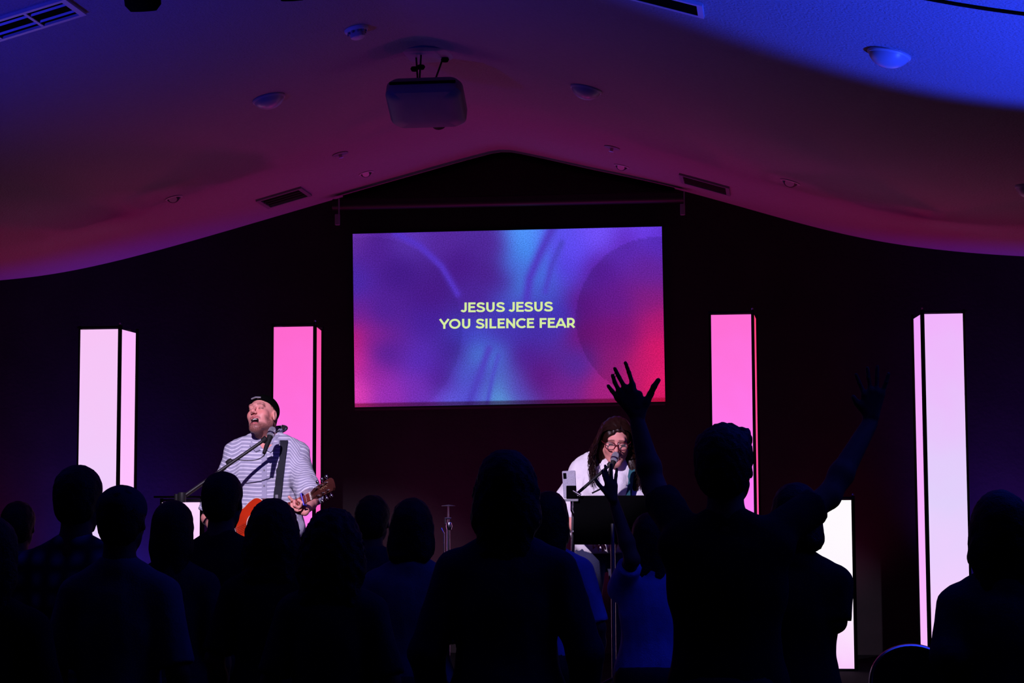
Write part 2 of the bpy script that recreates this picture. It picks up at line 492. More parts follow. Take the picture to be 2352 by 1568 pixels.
SW = .2
h = SW / 2
Scurve = catmull([(.69, .76), (.60, .86), (.42, .90), (.23, .865), (.15, .72), (.24, .585), (.42, .51), (.61, .43), (.69, .28), (.60, .135), (.40, .10), (.20, .13), (.06, .24)], 4)
GL = {
    'J': (.52, [[(.40, 1.0), (.40, .32)] + arc(.21, .30, .19, .20, 0, -95, 8)[1:] + [(.07, .17), (.03, .22)]]),
    'E': (.74, [[(.18, 0), (.18, 1)], [(.1, h), (.74, h)], [(.1, 1 - h), (.72, 1 - h)], [(.1, .52), (.66, .52)]]),
    'S': (.76, [Scurve]),
    'U': (.92, [[(.20, 1), (.20, .42)] + arc(.47, .40, .27, .30, 180, 360, 14) + [(.74, .42), (.74, 1)]]),
    'Y': (.80, [[(.02, 1), (.40, .42)], [(.80, 1), (.40, .42)], [(.41, .48), (.41, 0)]]),
    'O': (1.04, [arc(.52, .5, .42, .41, 0, 360, 36)]),
    'I': (.34, [[(.18, 0), (.18, 1)]]),
    'L': (.70, [[(.18, 0), (.18, 1)], [(.1, h), (.70, h)]]),
    'N': (.94, [[(.18, 0), (.18, 1)], [(.78, 0), (.78, 1)], [(.16, .92), (.80, .08)]]),
    'C': (.86, [arc(.52, .5, .42, .41, 45, 315, 28)]),
    'F': (.70, [[(.18, 0), (.18, 1)], [(.1, 1 - h), (.70, 1 - h)], [(.1, .48), (.64, .48)]]),
    'A': (.92, [[(.06, 0), (.46, .96)], [(.90, 0), (.50, .96)], [(.24, .28), (.74, .28)]]),
    'R': (.82, [[(.18, 0), (.18, 1)], [(.1, 1 - h), (.41, 1 - h)] + arc(.42, .62, .26, .28, 88, -88, 12) + [(.1, .34)], [(.46, .34), (.74, 0)]]),
    ' ': (.34, []),
}
MLET = glow('lyric_glow', srgb(214, 236, 160), 1.0)


def ribbon(mb, pl, w, tf):
    pl = [Vector((x, y)) for x, y in pl]
    vs = []; n = len(pl)
    for i, p in enumerate(pl):
        d0 = (pl[i] - pl[i - 1]).normalized() if i else None
        d1 = (pl[i + 1] - pl[i]).normalized() if i < n - 1 else None
        if d0 is None: d0 = d1
        if d1 is None: d1 = d0
        t = (d0 + d1).normalized(); nrm = Vector((-t.y, t.x)); sc_ = 1 / max(.6, abs(nrm.dot(Vector((-d1.y, d1.x)))))
        vs += [tf(p + nrm * w / 2 * sc_), tf(p - nrm * w / 2 * sc_)]
    mb.add(vs, [(2 * i, 2 * i + 1, 2 * i + 3, 2 * i + 2) for i in range(n - 1)])


def text_line(s, x0, x1, ybase_l, ybase_r, cap):
    tot = sum(GL[c][0] for c in s) + .03 * len(s)
    cx = 0
    for c in s:
        wd, strokes = GL[c]
        if strokes:
            mb = MB()

            def tf(p, cx=cx):
                f = (cx + p.x) / tot
                px = x0 + (x1 - x0) * f; py = ybase_l + (ybase_r - ybase_l) * f - cap * p.y
                return P(px, py, SY - .004) - scr.location
            for st_ in strokes: ribbon(mb, st_, SW, tf)
            mb.build('letter', MLET, scr)
        cx += wd + .03


text_line('JESUS JESUS', 1059, 1270, 717, 715, 22.5)
text_line('YOU SILENCE FEAR', 1010, 1322, 755, 752, 22.5)

# roller housing above the screen with two hanging brackets
hs = thing('screen_housing', 'long black screen housing hung along the gable above the screen', 'housing', P(1165, 462, 14.86))
a_, b_ = P(765, 470, 14.86) - hs.location, P(1572, 452, 14.86) - hs.location
MB().tube([a_, b_], .045, 12).build('roller_case', M['blackmetal'], hs, True)
for px, y0, y1 in ((775, 462, 516), (1568, 446, 493)):
    A, B = P(px, y0, 14.8) - hs.location, P(px, y1, 14.8) - hs.location
    mb = MB(); mb.box((A + B) / 2 + Vector((.012, 0, .02)), (.008, .02, (A - B).length)); mb.box(B + Vector((0, 0, .04)), (.036, .03, .085), bev=.005)
    mb.build('bracket', M['grey'], hs)


# ------------------------------------------------------------------ LED towers
def tower(fl, fr, sideleft, far, top, bot, bot_r, Y, frontm, sidem, label, post_px=5, dy=.30):
    """fl/fr front-panel edges in px, far = far edge of visible side panel"""
    pxb = fl if not sideleft else fr
    T0, T1 = P(fl, top, Y), P(fr, top, Y)
    zb = STAGE_Z
    base = Vector(((T0.x + T1.x) / 2, Y + .15, zb))
    o = thing('light_tower', label, 'light tower', base, group=None)
    Hh = (T0.z + T1.z) / 2 - zb
    xl_, xr_ = T0.x - base.x, T1.x - base.x
    yf = -.15; yb = yf + dy
    near_x = xr_ if not sideleft else xl_
    pw = post_px / FPX * Y
    farp = P(far, top, Y + dy).x - base.x
    # front panel
    MB().box(((xl_ + xr_) / 2, yf + .006, Hh / 2), (xr_ - xl_, .012, Hh - .02)).build('light_panel', frontm, o)
    # corner post at the near corner
    sgn = -1 if sideleft else 1
    MB().box((near_x + sgn * pw / 2, yf + .015, Hh / 2 + .01), (pw, .03, Hh + .016), bev=.002).build('corner_post', M['matteblack'], o)
    far_side = xl_ if not sideleft else xr_
    MB().box((far_side - sgn * .008, yf + .02, Hh / 2 + .01), (.016, .03, Hh + .016), bev=.002).build('corner_post', M['matteblack'], o)
    # side panel (slightly splayed)
    s0 = Vector((near_x + sgn * pw, yf + .02, 0)); s1 = Vector((farp, yb, 0))
    d = s1 - s0; nrm = Vector((d.y, -d.x, 0)).normalized() * .01 * sgn
    q = [s0, s1, s1 - nrm, s0 - nrm]
    MB().add([Vector((p.x, p.y, .01)) for p in q] + [Vector((p.x, p.y, Hh - .012)) for p in q],
             [(0, 1, 2, 3), (7, 6, 5, 4), (0, 4, 5, 1), (1, 5, 6, 2), (2, 6, 7, 3), (3, 7, 4, 0)]).build('light_panel', sidem, o)
    MB().box((farp + sgn * .008, yb + .01, Hh / 2 + .01), (.016, .02, Hh + .016)).build('corner_post', M['matteblack'], o)
    # back and far side closing panels, base and lid frames
    ox = -sgn
    MB().box(((farp + far_side) / 2, yb + .012, Hh / 2), (abs(farp - far_side), .012, Hh - .01)).build('back_panel', M['matteblack'], o)
    for z in (.009, Hh + .006):
        MB().box(((xl_ + xr_) / 2, yf + .012, z), (xr_ - xl_ + 2 * pw, .03, .014)).build('frame_rail', M['blackmetal'], o)
        MB().box(((xl_ + xr_) / 2, yb, z), (xr_ - xl_, .03, .014)).build('frame_rail', M['blackmetal'], o)
        MB().box((far_side, (yf + yb) / 2, z), (.02, dy, .014)).build('frame_rail', M['blackmetal'], o)
    kb = MB(); kb.lathe([(.001, .012), (.006, .01), (.008, .0), (.004, -.01)], 8, Matrix.Translation((near_x + sgn * pw / 2, yf + .01, Hh + .024)))
    kb.build('corner_bolt', M['chrome'], o)
    return o


TY = 13.5
HT = 2.45
e1 = emis('panel_lilac_white', (248, 196, 246), (212, 208, 252), 0.2, HT, mid=(240, 204, 252))
e1s = emis('panel_orchid', (252, 184, 253), (255, 200, 255), 0.2, HT)
e2 = emis('panel_hot_pink', (255, 104, 206), (255, 160, 255), 0.2, HT, mid=(255, 116, 232))
e2s = emis('panel_rose', (255, 78, 168), (255, 110, 215), 0.2, HT)
e3 = emis('panel_pink', (255, 110, 212), (255, 140, 250), 0.2, HT, mid=(255, 124, 248))
e3s = emis('panel_coral', (255, 62, 120), (255, 90, 190), 0.2, HT)
e4 = emis('panel_pale_violet', (242, 178, 252), (246, 205, 255), 0.2, HT, mid=(226, 208, 252))
e4s = emis('panel_mauve', (240, 158, 252), (250, 185, 255), 0.2, HT)
e5 = emis('panel_white', (255, 250, 255), (250, 168, 252), -0.1, 0.9, mid=(253, 240, 255))
e6 = emis('panel_pink_white', (252, 215, 255), (236, 130, 246), -0.1, 1.1, mid=(250, 180, 255))
tower(185, 271, False, 312, 753, 0, 0, TY, e1, e1s, 'tall lilac-white lit panel tower at the far left of the stage', 8)
tower(629, 719, False, 738, 747, 0, 0, TY, e2, e2s, 'tall hot pink panel tower behind the guitarist', 7)
tower(1633, 1725, False, 1736, 719, 0, 0, TY, e3, e3s, 'tall pink panel tower right of the projection screen', 7)
tower(2123, 2211, True, 2098, 717, 0, 0, TY, e4, e4s, 'tall pale violet panel tower at the far right', 9)
tower(372, 459, False, 463, 1150, 0, 0, 13.2, e6, e6, 'short pink-white panel box left of the guitarist', 3)
tower(1872, 1955, False, 1957, 1145, 0, 0, 13.45, e5, M['matteblack'], 'short white panel box beyond the woman with folded arms', 8)


# ------------------------------------------------------------------ ceiling fittings
def ceil_hit(px, py):
    d = ray(px, py)
    t0, t1 = 1.0, None
    prev = None
    for i in range(1, 800):
        t = i * 0.025
        p = CAM + d * t
        if p.z > ceil_z(p.x) or p.y > WALL_Y:
            lo, hi = t - .025, t
            for _ in range(20):
                mid = (lo + hi) / 2; p = CAM + d * mid
                if p.z > ceil_z(p.x): hi = mid
                else: lo = mid
            return CAM + d * lo
    return None


def ceil_mtx(p):
    e = .05
    t = Vector((2 * e, 0, ceil_z(p.x + e) - ceil_z(p.x - e))).normalized()
    y = Vector((0, 1, 0)); nrm = t.cross(y)   # up-ish
    Mx = Matrix((t, y, nrm)).transposed().to_4x4()
    return Matrix.Translation(Vector((p.x, p.y, ceil_z(p.x)))) @ Mx


def px_m(p):  # pixels per metre at point
    return FPX / (-(M_WC @ (p - CAM)).z)


for px, py, wpx, lab, grp in ((617, 231, 76, 'opal dome ceiling light left of the projector', 0), (1347, 209, 74, 'opal dome ceiling light right of the projector', 0),
                              (2043, 128, 100, 'opal dome ceiling light at the edge of the blue light', 0), (2362, 434, 60, 'pale dome ceiling light cut by the right edge', 0)):
    p = ceil_hit(px, py - 6); r = wpx / 2 / px_m(p)
    o = thing('ceiling_light', lab, 'ceiling light', mtx=ceil_mtx(p))
    MB().lathe([(r * 1.0, 0), (r * 1.02, -.008), (r * .97, -.016), (r * .9, -.016)], 36).build('rim', M['ventmetal'], o, True)
    MB().lathe([(r * .95, -.012), (r * .86, -.030), (r * .68, -.048), (r * .42, -.062), (r * .18, -.068), (.0001, -.07)], 36).build('glass_dome', M['opal'], o, True)
for px, py, wpx, lab in ((841, 406, 34, 'small round eyeball light on the ceiling above the screen, left side'), (1428, 390, 36, 'small round eyeball light on the ceiling above the screen, right side'),
                         (399, 463, 40, 'small recessed ceiling light above the far left tower'), (1815, 426, 46, 'small recessed ceiling light above the pink tower at right')):
    p = ceil_hit(px, py - 9); r = wpx / 2 / px_m(p) * .82
    o = thing('ceiling_spotlight', lab, 'ceiling light', mtx=ceil_mtx(p))
    TL = Matrix.Translation((0, -.01, .012)) @ Matrix.Rotation(math.radians(-38), 4, 'X')
    MB().lathe([(r * 1.25, 0), (r * 1.25, -.006), (r * 1.0, -.010), (r * .95, -.002)], 28).build('trim_ring', M['ventmetal'], o, True)
    MB().lathe([(r * .98, 0), (r * .96, -.014), (r * .80, -.030), (r * .62, -.036)], 28, TL).build('eyeball', M['blackmetal'], o, True)
    MB().lathe([(r * .58, -.0365), (r * .3, -.032), (.0001, -.030)], 24, TL).build('lens', M['opal'], o, True)
for px, py, lab in ((781, 353, 'thin dark flush ceiling fitting left of the apex'), (1406, 338, 'thin dark flush ceiling fitting right of the apex')):
    p = ceil_hit(px, py); r = 19 / px_m(p)
    o = thing('flush_sprinkler', lab, 'sprinkler', mtx=ceil_mtx(p))
    MB().lathe([(r, 0), (r * .98, -.006), (r * .6, -.01), (.0001, -.011)], 24).build('cover_plate', M['grey'], o, True)
    MB().lathe([(.012, -.01), (.012, -.03), (.02, -.032), (.0001, -.036)], 12).build('sprinkler_head', M['steel'], o, True)
# smoke detector
p = ceil_hit(818, 66)
o = thing('smoke_detector', 'small white smoke detector on the ceiling near the top edge', 'smoke detector', mtx=ceil_mtx(p))
r = 28 / px_m(p)
MB().lathe([(r, 0), (r, -.012), (r * .9, -.02)], 28).build('base_plate', M['white'], o, True)
MB().lathe([(r * .62, -.02), (r * .66, -.026), (r * .6, -.052), (r * .4, -.06), (.0001, -.061)], 28).build('sensor_cap', M['ventmetal'], o, True)
mb = MB()
for k in range(10):
    a = k * math.pi / 5
    mb.box((math.cos(a) * r * .76, math.sin(a) * r * .76, -.026), (.01, .01, .012))
mb.build('sensor_slot_ribs', M['grey'], o)


def vent(px, py, lx, ly, lab, nsl, mesh='far'):
    p = ceil_hit(px, py)
    o = thing('ceiling_vent', lab, 'ceiling vent', mtx=ceil_mtx(p))
    MB().box((0, 0, -.001), (lx - .02, ly - .02, .004)).build('backing', M['matteblack'], o)
    mb = MB(); b = .028
    for c_, d_ in (((0, ly / 2 - b / 2, -.008), (lx, b, .016)), ((0, -ly / 2 + b / 2, -.008), (lx, b, .016)), ((lx / 2 - b / 2, 0, -.008), (b, ly - 2 * b, .016)), ((-lx / 2 + b / 2, 0, -.008), (b, ly - 2 * b, .016))):
        MB().box(c_, d_).build('frame_rail', M['grey'] if mesh == 'far' else M['ventmetal'], o)
    for k in range(nsl):
        yy = -ly / 2 + b + (ly - 2 * b) * (k + .5) / nsl
        R = Matrix.Translation((0, yy, -.008)) @ Matrix.Rotation(math.radians(-55), 4, 'X')
        MB().box((0, 0, 0), (lx - 2 * b, .016 if nsl > 5 else .012, .002), R).build('slat', (M['matteblack'] if nsl > 5 else M['ventmetal']) if mesh == 'near' else M['blackmetal'], o)
    if mesh == 'near':
        for xx in (-lx * .22, lx * .14):
            if nsl < 5: MB().box((xx, 0, -.012), (.014, ly - 2 * b, .006)).build('cross_bar', M['ventmetal'], o)
    return o


vent(652, 452, .36, .36, 'slotted ceiling vent above the hot pink tower', 4)
vent(1620, 422, .38, .36, 'slotted ceiling vent above the pink tower at right', 4)
vent(38, 52, .62, .30, 'large open slotted ceiling vent at the upper left corner', 2, 'near')
vent(1500, -8, .50, .24, 'ceiling vent cut by the top edge of the picture', 12, 'near')

# ceiling projector with its mount
pc = P(980, 236, 11.6)
pj = thing('ceiling_projector', 'pale rounded projector hanging from the ceiling ridge on thin struts', 'projector', pc)
pt = [P(x, y, 11.6) - pc for x, y in ((888, 186), (1060, 182), (1066, 270), (1050, 287), (940, 291), (905, 272))]
wx = (P(1064, 200, 11.6) - P(890, 200, 11.6)).x
mb = MB()
outl = []
for (sx, sy, a0) in ((1, 1, 0), (-1, 1, 90), (-1, -1, 180), (1, -1, 270)):
    rx, ry = wx / 2, .17; cr_ = .07
    outl += arc(sx * (rx - cr_), sy * (ry - cr_), cr_, cr_, a0, a0 + 90, 6)
RT = Matrix.Rotation(math.radians(-32), 4, 'X')
vs = []; prof_ = [(.62, -.07), (.9, -.062), (1, -.035), (1, .035), (.93, .058), (.7, .065)]
for s_, z in prof_: vs += [(x * s_, y * s_, z) for x, y in outl]
nn = len(outl); fs = []
for k in range(len(prof_) - 1):
    for i in range(nn):
        j = (i + 1) % nn; fs.append((k * nn + i, k * nn + j, k * nn + nn + j, k * nn + nn + i))
fs.append(tuple(range(nn - 1, -1, -1))); fs.append(tuple((len(prof_) - 1) * nn + i for i in range(nn)))
mb.add(vs, fs, RT)
mb.build('housing', M['grey'], pj, True)
MB().box((0, -.175, .0), (wx * .86, .012, .014), RT).build('rear_seam', M['matteblack'], pj)
MB().lathe([(.045, 0), (.045, .03), (.035, .032), (.0001, .02)], 20, RT @ Matrix.Translation((.05, .165, 0)) @ Matrix.Rotation(-math.pi / 2, 4, 'X')).build('lens', M['rubber'], pj, True)
topz = ceil_z(pc.x) - pc.z
for (x0, x1, y1) in ((.02, .09, .1), (-.05, -.03, -.02), (-.05, -.075, .05)):
    MB().tube([(x0, 0, .05), (x1, y1, topz)], .006, 6).build('strut', M['blackmetal'], pj)
for (x, y, z) in ((.1, .08, topz - .03), (-.075, 0, topz - .10), (-.035, 0, topz - .09)):
    MB().lathe([(.0001, .014), (.02, .012), (.026, 0), (.018, -.014), (.0001, -.016)], 12, Matrix.Translation((x, y, z))).build('clamp_knob', M['matteblack'], pj, True)
MB().lathe([(.20, 0), (.20, -.012), (.17, -.02), (.0001, -.02)], 32, Matrix.Translation((-.01, .02, topz - .0))).build('mount_plate', M['grey'], pj, True)


# two hanging stage lamps whose lower ends dip into view
def stage_lamp(px, py, Y, r, lab):
    b = P(px, py, Y)
    o = thing('stage_lamp', lab, 'stage light', b)
    tilt = Matrix.Rotation(math.radians(18), 4, 'X')
    MB().lathe([(.0001, .0), (r * .7, .003), (r * .98, .03), (r, .08), (r * .92, .13), (r * .6, .16), (.0001, .17)], 24, tilt).build('can', M['matteblack'], o, True)
    zt = ceil_z(b.x) - b.z
    MB().tube([(-r * 1.1, 0, .08), (-r * 1.1, 0, .17), (0, 0, .20), (r * 1.1, 0, .17), (r * 1.1, 0, .08)], .008, 6).build('yoke', M['blackmetal'], o)
    if zt > .21: MB().tube([(0, 0, .20), (0, 0, zt - .004)], .012, 8).build('stem', M['blackmetal'], o)
    return o


stage_lamp(330, 27, 8.3, .082, 'black can stage lamp hanging into the top edge at upper left')
stage_lamp(672, 3, 8.3, .07, 'black can stage lamp barely dipping into the top edge')


# ------------------------------------------------------------------ implicit-surface figures
def V3(*a): return np.array(a, dtype=np.float64)


class Field:
    def __init__(s, lo, hi, step, fine=()):
        """fine: list of (axis, a, b, step)"""
        s.ax = []
        for k in range(3):
            cur = lo[k]; xs = [cur]
            while cur < hi[k]:
                st = step
                for (ax, a, b, fs) in fine:
                    if ax == k and a <= cur <= b: st = min(st, fs)
                cur += st; xs.append(cur)
            s.ax.append(np.array(xs, dtype=np.float32))
        s.d = np.full([len(a) for a in s.ax], 1.0, dtype=np.float32)

    def sl(s, lo, hi):
        out = []
        for k in range(3):
            i0 = max(0, np.searchsorted(s.ax[k], lo[k]) - 1); i1 = min(len(s.ax[k]), np.searchsorted(s.ax[k], hi[k]) + 1)
            if i1 <= i0: return None
            out.append(slice(i0, i1))
        return tuple(out)

    def grid(s, sl):
        return (s.ax[0][sl[0]][:, None, None], s.ax[1][sl[1]][None, :, None], s.ax[2][sl[2]][None, None, :])

    def op(s, prim, k=.02, sub=False, pad=.05, grow=0.0):
        lo, hi, fn = prim
        sl = s.sl(lo - pad - k - grow, hi + pad + k + grow)
        if sl is None: return
        b = fn(*s.grid(sl)) - grow
        a = s.d[sl]
        if sub:
            b = -b
            h = np.clip(.5 - .5 * (b - a) / k, 0, 1) if k > 0 else None
            s.d[sl] = (b + (a - b) * h + k * h * (1 - h)) if k > 0 else np.maximum(a, b)
        else:
            h = np.clip(.5 + .5 * (b - a) / k, 0, 1) if k > 0 else None
            s.d[sl] = (b + (a - b) * h - k * h * (1 - h)) if k > 0 else np.minimum(a, b)

    def add(s, prims, k=.02, grow=0.0):
        for p in prims: s.op(p, k, grow=grow)

    def every(s, fn):
        x, y, z = s.grid((slice(None),) * 3)
        s.d = fn(s.d, x, y, z).astype(np.float32)

    def mesh(s):
        d = s.d
        sg = d < 0
        nx, ny, nz = d.shape
        c = np.zeros((nx - 1, ny - 1, nz - 1), dtype=np.int8)
        offs = [(i, j, k) for i in (0, 1) for j in (0, 1) for k in (0, 1)]
        for i, j, k in offs: c += sg[i:nx - 1 + i, j:ny - 1 + j, k:nz - 1 + k]
        act = (c > 0) & (c < 8)
        ci = np.argwhere(act)
        vid = np.full(act.shape, -1, dtype=np.int64); vid[act] = np.arange(len(ci))
        acc = np.zeros((len(ci), 3)); cnt = np.zeros(len(ci))
        X = s.ax
        for (o0, o1) in [(a, b) for a in offs for b in offs if a < b and sum(abs(a[q] - b[q]) for q in range(3)) == 1]:
            i0 = ci + o0; i1 = ci + o1
            d0 = d[i0[:, 0], i0[:, 1], i0[:, 2]]; d1 = d[i1[:, 0], i1[:, 1], i1[:, 2]]
            m_ = (d0 < 0) != (d1 < 0)
            t = np.where(m_, d0 / np.where(np.abs(d0 - d1) < 1e-12, 1, d0 - d1), 0)
            for q in range(3):
                p0 = X[q][i0[:, q]]; p1 = X[q][i1[:, q]]
                acc[:, q] += np.where(m_, p0 + (p1 - p0) * t, 0)
            cnt += m_
        vv = acc / cnt[:, None]
        quads = []
        for axis in range(3):
            a1, a2 = (axis + 1) % 3, (axis + 2) % 3
            s0 = [slice(1, -1)] * 3; s0[axis] = slice(0, -1)
            s1 = [slice(1, -1)] * 3; s1[axis] = slice(1, None)
            A = sg[tuple(s0)]; B = sg[tuple(s1)]
            e = np.argwhere(A != B)
            if not len(e): continue
            st = A[e[:, 0], e[:, 1], e[:, 2]]
            e = e + 1; e[:, axis] -= 1

            def cell(da, db):
                q = e.copy(); q[:, a1] -= da; q[:, a2] -= db
                return vid[q[:, 0], q[:, 1], q[:, 2]]
            q = np.stack([cell(0, 0), cell(1, 0), cell(1, 1), cell(0, 1)], 1)
            q[~st] = q[~st][:, ::-1]
            quads.append(q)
        return vv, np.concatenate(quads)


def field_obj(F, name, m, parent=None, colfn=None, attrfn=None):
    v, q = F.mesh()
    me = bpy.data.meshes.new(name)
    me.vertices.add(len(v)); me.vertices.foreach_set('co', v.astype(np.float32).ravel())
    me.loops.add(q.size); me.loops.foreach_set('vertex_index', q.astype(np.int32).ravel())
    me.polygons.add(len(q)); me.polygons.foreach_set('loop_start', np.arange(0, q.size, 4, dtype=np.int32))
    me.polygons.foreach_set('loop_total', np.full(len(q), 4, dtype=np.int32))
    me.polygons.foreach_set('use_smooth', np.ones(len(q), dtype=bool))
    me.update(calc_edges=True)
    if colfn is not None:
        c = colfn(v); at = me.attributes.new('Col', 'FLOAT_COLOR', 'POINT')
        at.data.foreach_set('color', np.concatenate([c, np.ones((len(c), 1))], 1).astype(np.float32).ravel())
    if attrfn is not None:
        at = me.attributes.new('stripe', 'FLOAT', 'POINT'); at.data.foreach_set('value', attrfn(v).astype(np.float32))
    me.materials.append(m)
    o = bpy.data.objects.new(name, me); COL.objects.link(o)
    if parent: o.parent = parent
    return o


def cap(p0, p1, r0, r1=None, flat=None, sq=None):
    """tapered capsule; flat=1 cuts the p1 end"""
    p0 = V3(*p0); p1 = V3(*p1); r1 = r0 if r1 is None else r1
    ab = p1 - p0; L2 = float(ab @ ab) + 1e-12; u = ab / math.sqrt(L2)
    R_ = max(r0, r1)
    lo = np.minimum(p0, p1) - R_; hi = np.maximum(p0, p1) + R_

    def fn(x, y, z):
        dx, dy, dz = x - p0[0], y - p0[1], z - p0[2]
        tr = (dx * ab[0] + dy * ab[1] + dz * ab[2]) / L2
        t = np.clip(tr, 0, 1)
        d = np.sqrt((dx - t * ab[0]) ** 2 + (dy - t * ab[1]) ** 2 + (dz - t * ab[2]) ** 2) - (r0 + (r1 - r0) * t)
        if flat is not None: d = np.maximum(d, (tr - 1) * math.sqrt(L2))
        return d
    return lo, hi, fn


def ell(c, r, Rm=None):
    c = V3(*c); r = V3(*r); R_ = max(r)
    lo = c - (R_ if Rm is not None else r); hi = c + (R_ if Rm is not None else r)

    def fn(x, y, z):
        dx, dy, dz = x - c[0], y - c[1], z - c[2]
        if Rm is not None:
            dx, dy, dz = (Rm[0, 0] * dx + Rm[1, 0] * dy + Rm[2, 0] * dz, Rm[0, 1] * dx + Rm[1, 1] * dy + Rm[2, 1] * dz, Rm[0, 2] * dx + Rm[1, 2] * dy + Rm[2, 2] * dz)
        k0 = np.sqrt((dx / r[0]) ** 2 + (dy / r[1]) ** 2 + (dz / r[2]) ** 2)
        k1 = np.sqrt((dx / r[0] ** 2) ** 2 + (dy / r[1] ** 2) ** 2 + (dz / r[2] ** 2) ** 2)
        return k0 * (k0 - 1) / np.maximum(k1, 1e-6)
    return lo, hi, fn


def rotm(yaw=0, pitch=0, roll=0):
    """head frame: yaw>0 turns towards local +x (the figure's right), pitch>0 looks up, roll>0 tips towards +x"""
    y, p, r = map(math.radians, (yaw, pitch, roll))
    Rz = np.array([[math.cos(-y), -math.sin(-y), 0], [math.sin(-y), math.cos(-y), 0], [0, 0, 1]])
    Rx = np.array([[1, 0, 0], [0, math.cos(p), -math.sin(p)], [0, math.sin(p), math.cos(p)]])
    Ry = np.array([[math.cos(r), 0, math.sin(r)], [0, 1, 0], [-math.sin(r), 0, math.cos(r)]])
    return Rz @ Ry @ Rx


def nz3(x, y, z, f, seed=0.0):
    return (np.sin(x * f + seed) * np.sin(y * f * 1.13 + seed * 2 + 1) + np.sin(y * f * 1.7 + x * f * .6 + seed) * np.sin(z * f * 1.3 + 2 + seed)
            + np.sin(z * f * .9 + x * f * 1.5 + 4 + seed) * np.sin(x * f * 2.1 - y * f + seed)) / 3


def hand_prims(Wp, D, N, right, s=1.0, curl=(25, 25, 25, 25), spread=6, thumb=.8):
    D = V3(*D); D /= np.linalg.norm(D); N = V3(*N); N = N - D * (N @ D); N /= np.linalg.norm(N)
    T = np.cross(D, N) * (1 if right else -1)
    Wp = V3(*Wp); out = []
    for i, (o, ml, fl, r) in enumerate(((.028, .090, .072, .0092), (.009, .094, .079, .0095), (-.010, .089, .073, .009), (-.028, .080, .058, .0078))):
        a = Wp + T * o * .6 * s + D * .01 * s; b = Wp + T * o * s + D * ml * s
        out.append(('palm', cap(a, b, .0155 * s, .0115 * s)))
        ang = math.radians(spread) * (1.5 - i) * .9
        dd = D * math.cos(ang) + T * math.sin(ang); p = b; c = 0
        for L_, rr in ((.45, r), (.30, r * .93), (.25, r * .85)):
            c += math.radians(curl[i])
            d2 = dd * math.cos(c) + N * math.sin(c); q = p + d2 * fl * L_ * s
            out.append(('f', cap(p, q, rr * s, rr * .93 * s))); p = q
    a = Wp + T * .018 * s + D * .015 * s; b = Wp + T * .047 * s + D * .045 * s + N * .008 * s
    out.append(('palm', cap(a, b, .017 * s, .013 * s)))
    td = T * thumb + D * (1 - thumb * .5); td /= np.linalg.norm(td)
    c_ = b + td * .032 * s; e = c_ + (td * .8 + D * .3 + N * .1) * .028 * s
    out.append(('f', cap(b, c_, .0115 * s, .0105 * s))); out.append(('f', cap(c_, e, .0105 * s, .0085 * s)))
    return out


